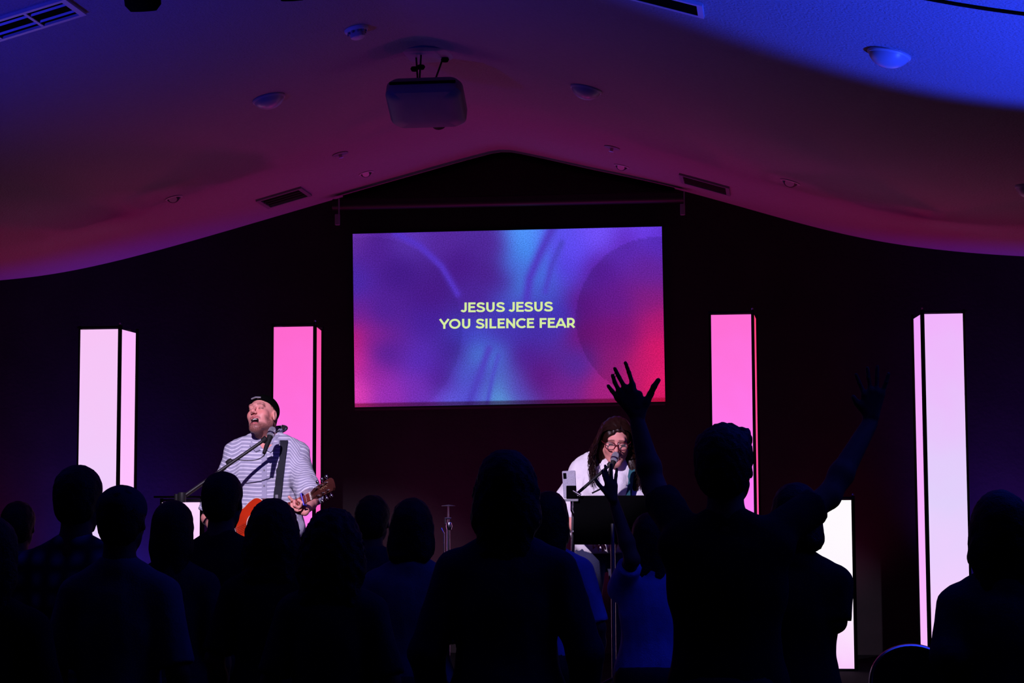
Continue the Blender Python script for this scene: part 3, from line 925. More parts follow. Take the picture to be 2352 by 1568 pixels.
class Person:
    """Figure in a local frame: faces +Y, right hand on +X, feet at z=0."""

    def __init__(s, name, label, H, base, rz=0.0, wd=1.0, dp=1.0, female=False, head=(0, 0, 0), headoff=(0, 0, 0), arms=None, step=.013, hstep=.008,
                 fine=(), lean=(0, 0), skin=None, hands=True, group=None, hs=1.0):
        s.k = k = H / 1.75
        s.rz = rz; s.base = Vector(base); s.label = label
        s.Hm = rotm(*head); s.wd, s.dp, s.female = wd, dp, female
        lx, ly = lean
        sh = lambda p: V3(p[0] + lx * max(0, (p[2] - .95)), p[1] + ly * max(0, (p[2] - .95)), p[2]) * k
        s.sh = sh
        s.hs = hs * k
        s.hc = sh((0, .015, 1.632)) + V3(*headoff)
        hw = 1.08 if female else 1.0; swd = .93 if female else 1.0
        g = s.torso = [ell(sh((0, .0, 1.27)), V3(.160 * wd * swd, .108 * dp, .20) * k), cap(sh((-.105 * wd * swd, -.005, 1.375)), sh((.105 * wd * swd, -.005, 1.375)), .066 * k),
                       cap(sh((-.02, -.02, 1.470)), sh((-.15 * wd * swd, -.005, 1.395)), .042 * k, .036 * k), cap(sh((.02, -.02, 1.470)), sh((.15 * wd * swd, -.005, 1.395)), .042 * k, .036 * k),
                       ell(sh((0, .005, 1.09)), V3(.140 * wd, .105 * dp, .17) * k)]
        if female:
            g += [ell(sh((sx * .065, .085, 1.27)), V3(.058, .055, .06) * k) for sx in (-1, 1)]
        s.pelvis = [ell(sh((0, 0, .95)), V3(.160 * wd * hw, .118 * dp, .13) * k), ell(sh((0, -.05, .92)), V3(.13 * wd * hw, .09 * dp, .1) * k)]
        s.legs = []
        s.feet = []
        for sx in (-1, 1):
            s.legs += [cap(sh((sx * .085 * wd, 0, .90)), sh((sx * .10 * wd, .012, .50)), .086 * k, .056 * k), cap(sh((sx * .10 * wd, .012, .50)), sh((sx * .108 * wd, -.01, .09)), .054 * k, .036 * k),
                       ell(sh((sx * .103 * wd, -.02, .36)), V3(.05, .056, .12) * k)]
            s.feet += [cap(sh((sx * .108 * wd, -.035, .042)), sh((sx * .120 * wd, .15, .034)), .040 * k, .032 * k)]
        S_ = {}
        s.arms = {}
        for nm, sx in (('R', 1), ('L', -1)):
            spec = (arms or {}).get(nm, {})
            shp = sh((sx * .168 * wd * swd, -.005, 1.382)) if 'S' not in spec else V3(*spec['S'])
            el = V3(*spec['E']) if 'E' in spec else sh((sx * .235 * wd, -.03, 1.12))
            wr = V3(*spec['W']) if 'W' in spec else sh((sx * .22 * wd, .07, .88))
            s.arms[nm] = (shp, el, wr, spec)
        s.step, s.hstep, s.fine = step, hstep, list(fine)
        s.root = bpy.data.objects.new(name, None)
        s.hands = hands
        s.skin = skin or M['skin']
        s.group = group

    def hp(s, p):  # head-frame to local
        return s.hc + s.Hm @ (V3(*p) * s.hs)

    def hcap(s, a, b, r0, r1=None): return cap(s.hp(a), s.hp(b), r0 * s.hs, (r1 if r1 is not None else r0) * s.hs)

    def hell(s, c, r): return ell(s.hp(c), V3(*r) * s.hs, s.Hm)

    def toL(s, wv):
        d = Vector(wv) - s.base; c, q = math.cos(-s.rz), math.sin(-s.rz)
        return V3(c * d.x - q * d.y, q * d.x + c * d.y, d.z)

    def body(s, mouth=0.0, beard=False, colfn=None, facedetail=True):
        k = s.k
        pts = [s.hc, V3(0, 0, 0)] + [q for a in s.arms.values() for q in a[:3]] + [V3(.25, .2, 0), V3(-.25, -.2, 0)]
        extra = .26
        lo = np.min(pts, 0) - extra; hi = np.max(pts, 0) + extra
        lo[2] = -.03; lo[1] = max(lo[1], -.8)
        fine = [(0, s.hc[0] - .11, s.hc[0] + .11, s.hstep), (1, s.hc[1] - .13, s.hc[1] + .14, s.hstep), (2, s.hc[2] - .15, s.hc[2] + .15, s.hstep)] + s.fine
        F = Field(lo, hi, s.step, fine)
        F.add(s.torso + s.pelvis, .035); F.add(s.legs, .03); F.add(s.feet, .03)
        for nm, (sh, el, wr, spec) in s.arms.items():
            F.add([cap(sh, el, .050 * k * s.wd ** .5, .038 * k)], .035)
            mid = el + (wr - el) * .3
            F.add([cap(el, mid, .037 * k, .039 * k), cap(mid, wr, .039 * k, .0255 * k)], .02)
            if 'pts' in spec:
                for (pl, r0, r1, kk) in spec['pts']:
                    for i in range(len(pl) - 1):
                        t0 = i / (len(pl) - 1); t1 = (i + 1) / (len(pl) - 1)
                        F.op(cap(pl[i], pl[i + 1], r0 + (r1 - r0) * t0, r0 + (r1 - r0) * t1), kk)
            else:
                hd = spec.get('hand', {}); D = hd.get('D', None)
                fa = (wr - el) / np.linalg.norm(wr - el)
                D = fa if D is None else V3(*D)
                N = V3(*hd.get('N', (-1 if nm == 'R' else 1, .2, 0)))
                for kd, pr in hand_prims(wr, D, N, nm == 'R', k * hd.get('s', 1.0), hd.get('curl', (22, 24, 26, 30)), hd.get('spread', 5), hd.get('thumb', .6)):
                    F.op(pr, .010 if kd == 'palm' else .0045)
        # neck + head
        nb = s.sh((0, -.022, 1.44))
        F.add([cap(nb, s.hp((0, -.022, -.06)), (.058 if not s.female else .050) * k * s.wd ** .3, (.056 if not s.female else .048) * k)], .03)
        F.add([s.hell((0, -.012, .035), (.076, .095, .083)), s.hell((0, .022, -.040), (.061, .068, .072))], .02)
        jd = -.012 * mouth
        F.add([s.hcap((.052, -.005, -.05), (.015, .070, -.097 + jd), .022, .018), s.hcap((-.052, -.005, -.05), (-.015, .070, -.097 + jd), .022, .018),
               s.hell((0, .074, -.098 + jd), (.022, .018, .017))], .02)
        if beard: F.add([s.hell((0, .058, -.102 + jd), (.034, .030, .024))], .015)
        F.add([s.hell((sx * .040, .056, -.020), (.022, .024, .024)) for sx in (-1, 1)], .028)
        F.add([s.hcap((-.034, .080, .030), (.034, .080, .030), .014)], .02)
        F.add([s.hcap((0, .088, .020), (0, .112, -.020), .0075, .0105), s.hell((0, .113, -.025), (.0125, .0115, .011))], .009)
        F.add([s.hell((sx * .0125, .103, -.030), (.0085, .0095, .0075)) for sx in (-1, 1)], .005)
        for sx in (-1, 1): F.op(s.hell((sx * .031, .102, .010), (.019, .017, .0125)), .012, sub=True)
        F.add([s.hell((sx * .031, .079, .009), (.0135, .0125, .0115)) for sx in (-1, 1)], .004)
        if mouth <= 0:
            F.add([s.hcap((-.020, .083, -.060), (0, .092, -.057), .0055, .0068), s.hcap((.020, .083, -.060), (0, .092, -.057), .0055, .0068),
                   s.hcap((-.015, .083, -.068), (.015, .083, -.068), .0068)], .006)
        else:
            w_ = .024; hgt = .013 * mouth
            F.add([s.hcap((-w_, .078, -.058), (0, .092, -.053), .006, .0066), s.hcap((w_, .078, -.058), (0, .092, -.053), .006, .0066),
                   s.hcap((-w_ * .8, .078, -.062 - hgt * 1.7), (0, .088, -.066 - hgt * 1.9), .0062, .007), s.hcap((w_ * .8, .078, -.062 - hgt * 1.7), (0, .088, -.066 - hgt * 1.9), .0062, .007)], .006)
            F.op(s.hell((0, .092, -.060 - hgt * .95), (w_ * .92, .030, hgt)), .004, sub=True)
        for sx in (-1, 1):
            F.op(s.hell((sx * .079, -.006, -.004), (.010, .019, .031)), .008)
            F.op(s.hell((sx * .089, .000, .002), (.007, .010, .017)), .005, sub=True)
        o = field_obj(F, 'body', s.skin, None, colfn=colfn)
        nmx = s.root.name
        # the body mesh itself is the person; clothing and hair are its children
        bpy.data.objects.remove(s.root)
        o.name = 'person'
        s.root = o
        o.location = s.base; o.rotation_euler = (0, 0, s.rz)
        tag(o, s.label, 'person', s.group)
        return o

    def shirt(s, m, sleeve='short', hem=.93, grow=.014, sgrow=.016, folds=.004, name='shirt', step=.011, neck=1.50, attrfn=None, fine=(), slen=.92, seed=0.0, bell=0.0, drape=None, vneck=0.0):
        k = s.k
        pts = [s.hc, V3(.22, .15, .8 * k), V3(-.22, -.15, .8 * k)] + [q for a in s.arms.values() for q in a[:3]]
        lo = np.min(pts, 0) - .16; hi = np.max(pts, 0) + .16
        lo[2] = min(lo[2], hem * k - .03)
        F = Field(lo, hi, step, fine)
        F.add(s.torso, .035, grow=grow); F.add([s.pelvis[0]], .06, grow=grow + .004)
        if drape:
            for pr, kk in drape: F.op(pr, kk)
        for nm, (sh, el, wr, spec) in s.arms.items():
            if sleeve == 'none': continue
            if sleeve == 'short':
                e2 = sh + (el - sh) * slen
                F.op(cap(sh, e2, .050 * k * s.wd ** .5 + sgrow * .8, .044 * k + sgrow + bell, flat=1), .03)
            else:
                F.op(cap(sh, el, .050 * k * s.wd ** .5 + sgrow * .8, .042 * k + sgrow), .03)
                F.op(cap(el, wr - (wr - el) * .04, .041 * k + sgrow, .028 * k + sgrow * .7, flat=1), .02)
        zc = hem * k
        F.every(lambda d, x, y, z: np.maximum(d + folds * nz3(x, y, z * .5, 38, seed) + folds * .5 * nz3(x, y, z, 75, seed + 3), zc - z + 0 * x + 0 * y))
        F.op(cap(s.sh((0, .0, neck + .045)), s.hc, .060 * k * s.wd ** .3, .075 * k), .008, sub=True)
        F.op(ell(s.sh((0, .10, neck + .01)), V3(.050, .09, .035 + vneck) * k), .012, sub=True)
        return field_obj(F, name, m, s.root, attrfn=attrfn)

    def trousers(s, m, top=1.0, step=.017, name='trousers', grow=.012):
        k = s.k
        F = Field(V3(-.33, -.25, -.0) * k, V3(.33, .25, 1.12) * k, step)
        F.add(s.pelvis, .05, grow=grow); F.add(s.legs, .03, grow=grow + .004)
        F.every(lambda d, x, y, z: np.maximum(np.maximum(d + .003 * nz3(x, y, z, 40), z - top * k + 0 * x), .07 * k - z + 0 * x))
        return field_obj(F, name, m, s.root)

    def shoes(s, m=None):
        for i, pr in enumerate(s.feet):
            lo, hi, fn = pr
            F = Field(lo - .04, hi + .04, .013)
            F.op(pr, .01, grow=.008)
            F.every(lambda d, x, y, z: np.maximum(np.maximum(d, .002 - z + 0 * x + 0 * y), z - .085 * s.k))
            field_obj(F, 'shoe', m or M['shoe'], s.root)

    def hair(s, m, style='short', length=.0, width=1.0, frizz=.004, step=.008, seed=0.0, thick=.014, name='hair', face=True, ff=90, wave=0.0, top=0.0):
        hs = s.hs
        R_ = .16 * width + length
        lo = s.hc - V3(.17 * width, .2, .16 + length) * hs; hi = s.hc + V3(.17 * width, .2, .19) * hs
        F = Field(lo, hi, step)
        F.op(s.hell((0, -.016, .040), (.076 + thick, .095 + thick, .084 + thick + top)), .02)
        F.op(s.hell((0, -.045, -.01), (.066 + thick, .064 + thick, .075 + thick)), .02)
        if style in ('long', 'bob'):
            e = -.06 - length
            for sx in (-1, 1):
                F.op(cap(s.hp((sx * .055 * width, -.02, .0)), s.hp((sx * .062 * width, -.03, -.08)), .038 * width * hs, .040 * width * hs), .03)
            a = s.hp((0, -.05, -.06)); b = V3(a[0], a[1] - .015, s.hp((0, 0, 0))[2] - (.10 + length) * hs)
            for sx in (-1, 0, 1):
                F.op(cap(a + V3(sx * .035 * width, 0, 0), b + V3(sx * .05 * width, 0, .01), .042 * width * hs, .034 * width * hs), .04)
        if style == 'bun':
            F.op(s.hell((0, -.135, .03), (.042, .04, .042)), .012)
        if style == 'pony':
            F.op(s.hell((0, -.12, .03), (.022, .025, .022)), .012)
            F.op(cap(s.hp((0, -.135, .02)), s.hp((.0, -.15, -.15)), .028 * hs, .016 * hs), .012)
        if style == 'tuft':
            for (tx, ty, tz, rr) in ((-.035, .03, .11, .035), (.01, .05, .117, .033), (.05, .045, .105, .03), (.0, -.02, .118, .035), (-.055, -.01, .095, .03), (.062, .01, .09, .028), (.04, .085, .085, .022)):
                F.op(s.hell((tx, ty, tz), (rr, rr, rr * .75)), .012)
        # keep the face clear
        if face:
            F.op(s.hell((0, .100, -.040), (.068, .085, .098)), .012, sub=True)
            if style in ('short', 'bun', 'pony', 'tuft'):
                F.op(s.hell((0, .03, -.13), (.12, .10, .085)), .012, sub=True)
        if frizz:
            F.every(lambda d, x, y, z: d + frizz * nz3(x, y, z, ff, seed) + frizz * .6 * nz3(x, y, z, ff * 2.3, seed + 5))
        return field_obj(F, name, m, s.root)


# ------------------------------------------------------------------ the congregation, seen from behind
def at_head(px, top, Y):
    """feet position and stature so that the crown of the head meets (px, top) at depth Y"""
    p = P(px, top, Y)
    return Vector((p.x, Y, 0)), p.z


CL = {
    'black': cloth('black_cotton', (0.012, 0.012, 0.016)), 'char': cloth('charcoal_cotton', (0.03, 0.03, 0.04)), 'navy': cloth('navy_cotton', (0.03, 0.035, 0.08)),
    'grey': cloth('mid_grey_jersey', (0.14, 0.14, 0.17)), 'light': cloth('pale_cotton', (0.12, 0.12, 0.16)), 'blue': cloth('blue_cotton', (0.22, 0.26, 0.6)),
    'white': cloth('white_cotton', (0.85, 0.82, 0.86)), 'brown': cloth('dark_brown_wool', (0.035, 0.022, 0.02)),
}


def plaid(name, a, b, sc_=26):
    m = bpy.data.materials.new(name); m.use_nodes = True
    nt = m.node_tree; bs = nt.nodes['Principled BSDF']; bs.inputs['Roughness'].default_value = .9; bs.inputs['Specular IOR Level'].default_value = .1
    tc = nt.nodes.new('ShaderNodeTexCoord')
    fac = None
    for d, off in (('X', 0), ('Z', 0)):
        wv = nt.nodes.new('ShaderNodeTexWave'); wv.bands_direction = d; wv.inputs['Scale'].default_value = sc_ / 6.28; wv.inputs['Distortion'].default_value = .6
        nt.links.new(tc.outputs['Object'], wv.inputs['Vector'])
        if fac is None: fac = wv.outputs['Fac']
        else:
            mm = nt.nodes.new('ShaderNodeMath'); mm.operation = 'MULTIPLY'
            nt.links.new(fac, mm.inputs[0]); nt.links.new(wv.outputs['Fac'], mm.inputs[1]); fac = mm.outputs[0]
    mx = nt.nodes.new('ShaderNodeMix'); mx.data_type = 'RGBA'; mx.inputs[6].default_value = (*a, 1); mx.inputs[7].default_value = (*b, 1)
    nt.links.new(fac, mx.inputs[0]); nt.links.new(mx.outputs[2], bs.inputs['Base Color'])
    return m


CL['plaid'] = plaid('plaid_flannel', (.02, .02, .04), (.22, .22, .32))


def crowd(px, top, Y, label, hairkw, shirtkw, rz=0.0, hatfn=None, **kw):
    base, H = at_head(px, top + 6, Y)
    pr = Person('person', label, H, base, rz, **kw)
    pr.body(facedetail=False)
    sk = dict(m=CL['black']); sk.update(shirtkw)
    pr.shirt(**sk)
    pr.trousers(M['blacktrouser'], top=1.0)
    pr.shoes()
    if hairkw: pr.hair(**{**dict(m=M['hairdark']), **hairkw})
    return pr


crowd(-22, 1192, 5.6, 'person in dark top cut off by the lower left edge', dict(style='long', length=.1, seed=1), dict(m=CL['black']), female=True)
crowd(42, 1153, 9.2, 'person in dark jacket standing far off below the blue-lit wall', dict(style='short', seed=2), dict(m=CL['navy'], sleeve='long'), rz=.1)
crowd(180, 1072, 6.9, 'tall person with short hair and plaid shirt before the leftmost tower', dict(style='short', seed=3, thick=.012), dict(m=CL['plaid'], sleeve='long', seed=2), wd=1.12, rz=-.05)
p4 = crowd(279, 1115, 6.2, 'person in a backwards cap and pale shirt right of the plaid shirt', dict(style='short', seed=4, thick=.010), dict(m=CL['light'], sleeve='short', seed=5), rz=.04, wd=.92, hs=.97)
crowd(397, 1152, 7.8, 'person with long straight hair before the short pink-white box', dict(style='long', length=.14, seed=5, width=.98, frizz=.002), dict(m=CL['char']), female=True, rz=.03)
p6 = crowd(511, 1084, 8.1, 'short-haired person with an earpiece just left of the guitar', dict(style='short', seed=6, thick=.010, frizz=.003), dict(m=CL['black']), rz=-.08)
crowd(627, 1153, 7.25, 'person with loose rounded hair right below the guitar', dict(style='bob', length=.10, seed=7, width=1.22, frizz=.006, thick=.022), dict(m=CL['black']), female=True)
crowd(764, 1180, 6.6, 'person with wide bushy hair below the hot pink tower', dict(style='bob', length=.12, seed=8, width=1.34, frizz=.010, thick=.028), dict(m=CL['char']), female=True)
crowd(855, 1139, 9.2, 'short-haired person far off right of the bushy hair', dict(style='short', seed=9), dict(m=CL['char']))
crowd(946, 1147, 7.9, 'person with chin-length hair in a grey top left of the cymbal stand', dict(style='bob', length=.03, seed=10, width=1.05, frizz=.004), dict(m=CL['grey'], neck=1.5), female=True, wd=1.05)
crowd(1163, 1044, 6.3, 'tall person with long dark hair in the middle of the crowd', dict(style='long', length=.24, seed=11, width=1.15, frizz=.006, thick=.020), dict(m=CL['navy'], sleeve='long'), female=True, wd=1.1)
crowd(1260, 1130, 8.8, 'person with smooth dark hair left of the music stand', dict(style='bob', length=.05, seed=12), dict(m=CL['blue'], sleeve='short'), female=True)

# praising woman whose raised hand overlaps the singer
base, H = at_head(1492, 1185, 8.9)
fr = Person('person', '', H, base)
WR = fr.toL(P(1409, 1148, 8.75)); EL = fr.toL(P(1452, 1285, 8.72))


def fp(lst, Yb, per):
    return [[per.toL(P(x, y, Yb + dy)) for x, y, dy in l] for l in lst]


fl = fp([[(1394, 1112, 0), (1387, 1094, -.01), (1383, 1080, -.01)], [(1398, 1108, 0), (1393, 1086, 0), (1390, 1069, 0)], [(1405, 1107, 0), (1404, 1085, 0), (1404, 1066, 0)],
         [(1413, 1110, 0), (1415, 1092, 0), (1416.5, 1077, 0)], [(1397, 1138, 0), (1384, 1122, 0), (1375, 1112, 0), (1369, 1102, 0)]], 8.72, fr)
pm = fp([[(1406, 1146, 0), (1396, 1115, 0)], [(1407, 1146, 0), (1402, 1110, 0)], [(1409, 1146, 0), (1408, 1112, 0)], [(1410, 1146, 0), (1413, 1116, 0)], [(1404, 1145, 0), (1396, 1133, 0)]], 8.72, fr)
armsL = dict(L=dict(E=EL, W=WR, pts=[(f, .0085, .0070, .004) for f in fl[:4]] + [(fl[4], .011, .008, .005)] + [(q, .015, .012, .010) for q in pm]))
fr2 = Person('person', 'person in a blue top raising one hand in front of the singer', H, base, female=True, arms=armsL,
             fine=[(0, min(q[0] for f in fl for q in f) - .02, max(q[0] for f in fl for q in f) + .02, .005), (1, WR[1] - .05, WR[1] + .05, .006), (2, WR[2] - .02, WR[2] + .2, .005)])
fr2.body(); fr2.shirt(CL['blue'], sleeve='short', slen=.8); fr2.trousers(M['blacktrouser']); fr2.shoes(); fr2.hair(M['hairdark'], 'long', length=.10, seed=14)

# the man with both arms raised, nearest the camera
MY = 6.4
base, H = at_head(1665, 990, MY)
mm = Person('person', '', H, base)
Yh = MY + .34
F5 = [[(1453, 882, 0), (1445, 856, 0), (1436.5, 833, -.01)], [(1434, 888, 0), (1422, 866, 0), (1412, 846, 0)], [(1421, 896, 0), (1412, 878, 0), (1407, 862, 0)],
      [(1417, 911, 0), (1406, 898, 0), (1397, 886, 0)], [(1484, 925, 0), (1494, 905, 0), (1502, 888, -.01), (1512, 873, -.01)]]
fl = fp(F5, Yh, mm)
pm = fp([[(1466, 948, 0), (1452, 888, 0)], [(1462, 950, 0), (1439, 893, 0)], [(1458, 950, 0), (1427, 902, 0)], [(1454, 950, 0), (1421, 915, 0)], [(1472, 950, 0), (1484, 922, 0)],
         [(1466, 930, 0), (1468, 905, 0)]], Yh, mm)
EL = mm.toL(P(1502, 1118, MY + .27)); WR = mm.toL(P(1464, 968, Yh))
R5 = [[(1985, 905, 0), (1974, 880, 0), (1966, 860, 0)], [(1999, 895, 0), (1995, 868, 0), (1992, 845, 0)], [(2013, 895, 0), (2014, 866, 0), (2015, 842, 0)], [(2026, 902, 0), (2035, 878, 0), (2041, 858, 0)],
      [(1978, 935, 0), (1968, 925, 0), (1960, 912, 0)]]
# thumb of the right hand points inwards (towards the head)
flr = fp(R5, Yh, mm)
pmr = fp([[(1996, 955, 0), (1986, 908, 0)], [(2000, 955, 0), (2000, 900, 0)], [(2004, 955, 0), (2013, 900, 0)], [(2007, 955, 0), (2024, 908, 0)], [(1994, 955, 0), (1980, 932, 0)]], Yh, mm)
ER = mm.toL(P(1903, 1140, MY + .16)); WRr = mm.toL(P(1998, 972, Yh))
mk = lambda fl_, pm_: [(f, .0084, .0070, .003) for f in fl_[:4]] + [(fl_[4], .0125, .009, .006)] + [(q, .017, .0125, .012) for q in pm_]
SL = mm.toL(P(1572, 1226, MY + .02)); SR = mm.toL(P(1782, 1222, MY + .02))
zz = [q[2] for f in fl + flr for q in f]
fine = [(0, min(q[0] for f in fl for q in f) - .02, max(q[0] for f in fl for q in f) + .02, .0045),
        (0, min(q[0] for f in flr for q in f) - .02, max(q[0] for f in flr for q in f) + .02, .006),
        (1, WR[1] - .05, WR[1] + .05, .006), (2, min(zz) - .08, max(zz) + .03, .0045)]
man_up = Person('person', 'tall curly-topped man with both arms raised, largest silhouette', H, base, 0.0, wd=1.1, arms=dict(L=dict(S=SL, E=EL, W=WR, pts=mk(fl, pm)), R=dict(S=SR, E=ER, W=WRr, pts=mk(flr, pmr))),
                fine=fine, head=(12, 3, -3), step=.012, hstep=.006)
man_up.body()
man_up.shirt(CL['black'], sleeve='short', slen=.74, grow=.014, sgrow=.010, seed=9, bell=.006)
man_up.trousers(M['blacktrouser']); man_up.shoes()
man_up.hair(M['hairdark'], 'tuft', seed=15, thick=.016, frizz=.005, ff=110, step=.006)

# woman with folded arms on his right
base, H = at_head(1828, 1121, 7.3)
g = Person('person', '', H, base)
ar = dict(R=dict(E=g.toL(P(1922, 1428, 7.28)), W=g.toL(P(1852, 1420, 7.62)), hand=dict(N=(0, -1, 0), D=(-1, .1, .1))), L=dict(E=g.toL(P(1735, 1432, 7.28)), W=g.toL(P(1815, 1440, 7.60)), hand=dict(N=(0, -1, 0), D=(1, .1, .1))))
g = Person('person', 'person with folded arms standing before the short white box', H, base, wd=.93, arms=ar, rz=-.05)
g.body(); g.shirt(CL['black'], sleeve='short', slen=.95, sgrow=.014); g.trousers(M['blacktrouser']); g.shoes(); g.hair(M['hairdark'], 'bob', length=.0, seed=16, width=1.05, thick=.018)

# big figure at the right edge
base, H = at_head(2296, 1141, 6.2)
g = Person('person', '', H, base)
ar = dict(L=dict(E=g.toL(P(2178, 1505, 6.15)), W=g.toL(P(2225, 1590, 6.4)), hand=dict(N=(0, -1, 0))))
g = Person('person', 'person with long hair and wide jacket at the right edge', H, base, wd=.98, arms=ar, female=True, rz=.05)
g.body(); g.shirt(CL['navy'], sleeve='long', grow=.02, sgrow=.02); g.trousers(M['blacktrouser']); g.shoes(); g.hair(M['hairdark'], 'long', length=.16, seed=17, width=1.12, thick=.018)

# backwards cap on the fourth person (strap opening shows hair), earpiece on the sixth
F = Field(p4.hc - .16, p4.hc + .18, .007)
F.op(p4.hell((0, -.010, .048), (.090, .110, .086)), .01)
F.op(cap(p4.hp((0, .10, .045)), p4.hp((0, .155, .035)), .045 * p4.hs), .02)
F.every(lambda d, x, y, z: np.maximum(d, (p4.hp((0, 0, .022))[2] - z) + 0 * x + 0 * y))
F.op(p4.hell((0, -.125, .03), (.036, .04, .030)), .004, sub=True)
field_obj(F, 'cap', cloth('faded_cap_cloth', (.05, .05, .07)), p4.root)
MB().lathe([(.0001, 0), (.010, .001), (.012, .006), (.010, .016), (.0001, .018)], 12, Matrix.Translation(p6.hp((-.088, -.01, -.02))) @ Matrix.Rotation(math.pi / 2, 4, 'Y')).build('earpiece', M['grey'], p6.root, True)

# chair with chrome-edged curved back
cb = P(2082, 1480, 9.9)
ch = thing('stacking_chair', 'black padded chair with curved chrome-edged back by the violet tower', 'chair', (cb.x + .02, 9.9, 0), .12)
zt = cb.z
ov = []
for i in range(25):
    a = math.radians(180 * i / 24)
    ov.append((.20 * math.cos(a), 0, zt - .20 + .20 * math.sin(a) ** .8 - .005))
F = Field(V3(-.24, -.06, zt - .46), V3(.24, .06, zt + .03), .008)
F.op(ell((0, 0, zt - .20), (.195, .022, .205)), .01); F.op(ell((0, 0, zt - .28), (.19, .022, .16)), .03)
field_obj(F, 'backrest', M['matteblack'], ch)
MB().tube([(.20, 0, zt - .42)] + ov + [(-.20, 0, zt - .42)], .011, 8, flat=1.0).build('back_frame', M['chrome'], ch, True)
MB().box((0, .22, .44), (.42, .42, .055), bev=.02).build('seat', M['matteblack'], ch)
for sx in (-1, 1):
    MB().tube([(sx * .20, 0, zt - .42), (sx * .205, .02, .42), (sx * .22, -.04, 0.0)], .011, 8).build('leg', M['chrome'], ch, True)
    MB().tube([(sx * .20, .40, .42), (sx * .22, .45, 0.0)], .011, 8).build('leg', M['chrome'], ch, True)


# ------------------------------------------------------------------ the guitarist
def stripes_mat():
    m = bpy.data.materials.new('striped_cotton'); m.use_nodes = True
    nt = m.node_tree; b = nt.nodes['Principled BSDF']; b.inputs['Roughness'].default_value = .9; b.inputs['Specular IOR Level'].default_value = .1
    a = nt.nodes.new('ShaderNodeAttribute'); a.attribute_name = 'stripe'
    mm = nt.nodes.new('ShaderNodeMath'); mm.operation = 'MULTIPLY'; mm.inputs[1].default_value = 1 / .0225
    fr_ = nt.nodes.new('ShaderNodeMath'); fr_.operation = 'FRACT'
    nt.links.new(a.outputs['Fac'], mm.inputs[0]); nt.links.new(mm.outputs[0], fr_.inputs[0])
    cr = nt.nodes.new('ShaderNodeValToRGB'); e = cr.color_ramp.elements
    e[0].position = 0; e[0].color = (.36, .36, .47, 1); e[1].position = 1; e[1].color = (.36, .36, .47, 1)
    for p_, c in ((.30, (.36, .36, .47, 1)), (.40, (.72, .72, .80, 1)), (.58, (.72, .72, .80, 1)), (.68, (.36, .36, .47, 1))):
        q = e.new(p_); q.color = c
    nt.links.new(fr_.outputs[0], cr.inputs[0]); nt.links.new(cr.outputs[0], b.inputs['Base Color'])
    tc = nt.nodes.new('ShaderNodeTexCoord'); n2 = nt.nodes.new('ShaderNodeTexNoise'); n2.inputs['Scale'].default_value = 14
    nt.links.new(tc.outputs['Object'], n2.inputs['Vector'])
    bp = nt.nodes.new('ShaderNodeBump'); bp.inputs['Strength'].default_value = .35; bp.inputs['Distance'].default_value = .02
    nt.links.new(n2.outputs['Fac'], bp.inputs['Height']); nt.links.new(bp.outputs[0], b.inputs['Normal'])
    return m


def skin_cols(per, base, lips, brow, beard=None, lids=None):
    Hm, hc, hs = per.Hm, per.hc, per.hs

    def fn(v):
        q = ((v - hc) @ Hm) / hs      # head-frame coordinates
        x, y, z = q[:, 0], q[:, 1], q[:, 2]
        c = np.tile(np.array(base), (len(v), 1))

        def mixc(w_, col):
            nonlocal c
            w_ = np.clip(w_, 0, 1)[:, None]
            c = c * (1 - w_) + w_ * np.array(col)
        front = (y > .03)
        rosy = np.exp(-(((np.abs(x) - .042) / .022) ** 2 + ((z + .022) / .02) ** 2)) * front
        mixc(rosy * .45, (base[0] * 1.02, base[1] * .62, base[2] * .62))
        mixc(np.exp(-((x / .014) ** 2 + ((z + .026) / .014) ** 2)) * front * .4, (base[0], base[1] * .65, base[2] * .65))
        if beard is not None:
            nz_ = .8 + .35 * nz3(x, y, z, 420)
            jaw = np.clip((-.070 - z + .55 * (.07 - y) * 0) / .014, 0, 1) * (np.abs(x) < .09) * (z > -.16) * (y > -.03)
            side = np.clip((np.abs(x) - .050) / .010, 0, 1) * np.clip((-.030 - z) / .014, 0, 1) * (y > -.02) * (y < .075) * (z > -.15)
            mous = np.exp(-(((z + .045 + .25 * np.abs(x)) / .0085) ** 2)) * (np.abs(x) < .034) * (y > .07)
            chin_patch = 1.0
            mixc(np.maximum(np.maximum(jaw * .85, side * .75), mous * .7) * nz_, beard)
        # lips
        if lips is not None:
            up = np.exp(-(((z - per.lipz[0]) / .0065) ** 2)) * (np.abs(x) < .026) * (y > .076)
            lo = np.exp(-(((z - per.lipz[1]) / .0070) ** 2)) * (np.abs(x) < .022) * (y > .074)
            mixc(np.maximum(up, lo) * .9, lips)
            if per.mouth > 0:
                ins = (np.abs(x) < .024) & (z < per.lipz[0] - .004) & (z > per.lipz[1] + .003) & (y > .03) & (y < .086)
                mixc(ins * 1.0, (.02, .004, .006))
        ax = np.abs(x)
        br = np.exp(-(((z - (.031 - .9 * np.clip(ax - .034, 0, 1) ** 1.0 * .5)) / .0045) ** 2)) * (ax > .012) * (ax < .050) * (y > .05)
        mixc(br * .8, brow)
        ey = np.exp(-(((z - .0045) / .0024) ** 2)) * (ax > .018) * (ax < .045) * (y > .06)
        mixc(ey * .9, (.03, .012, .012))
        if lids is not None:
            ld = np.exp(-(((ax - .031) / .014) ** 2 + ((z - .010) / .010) ** 2)) * (y > .05)
            mixc(ld * .5, lids)
        # fold line beside the nose
        return c
    return fn


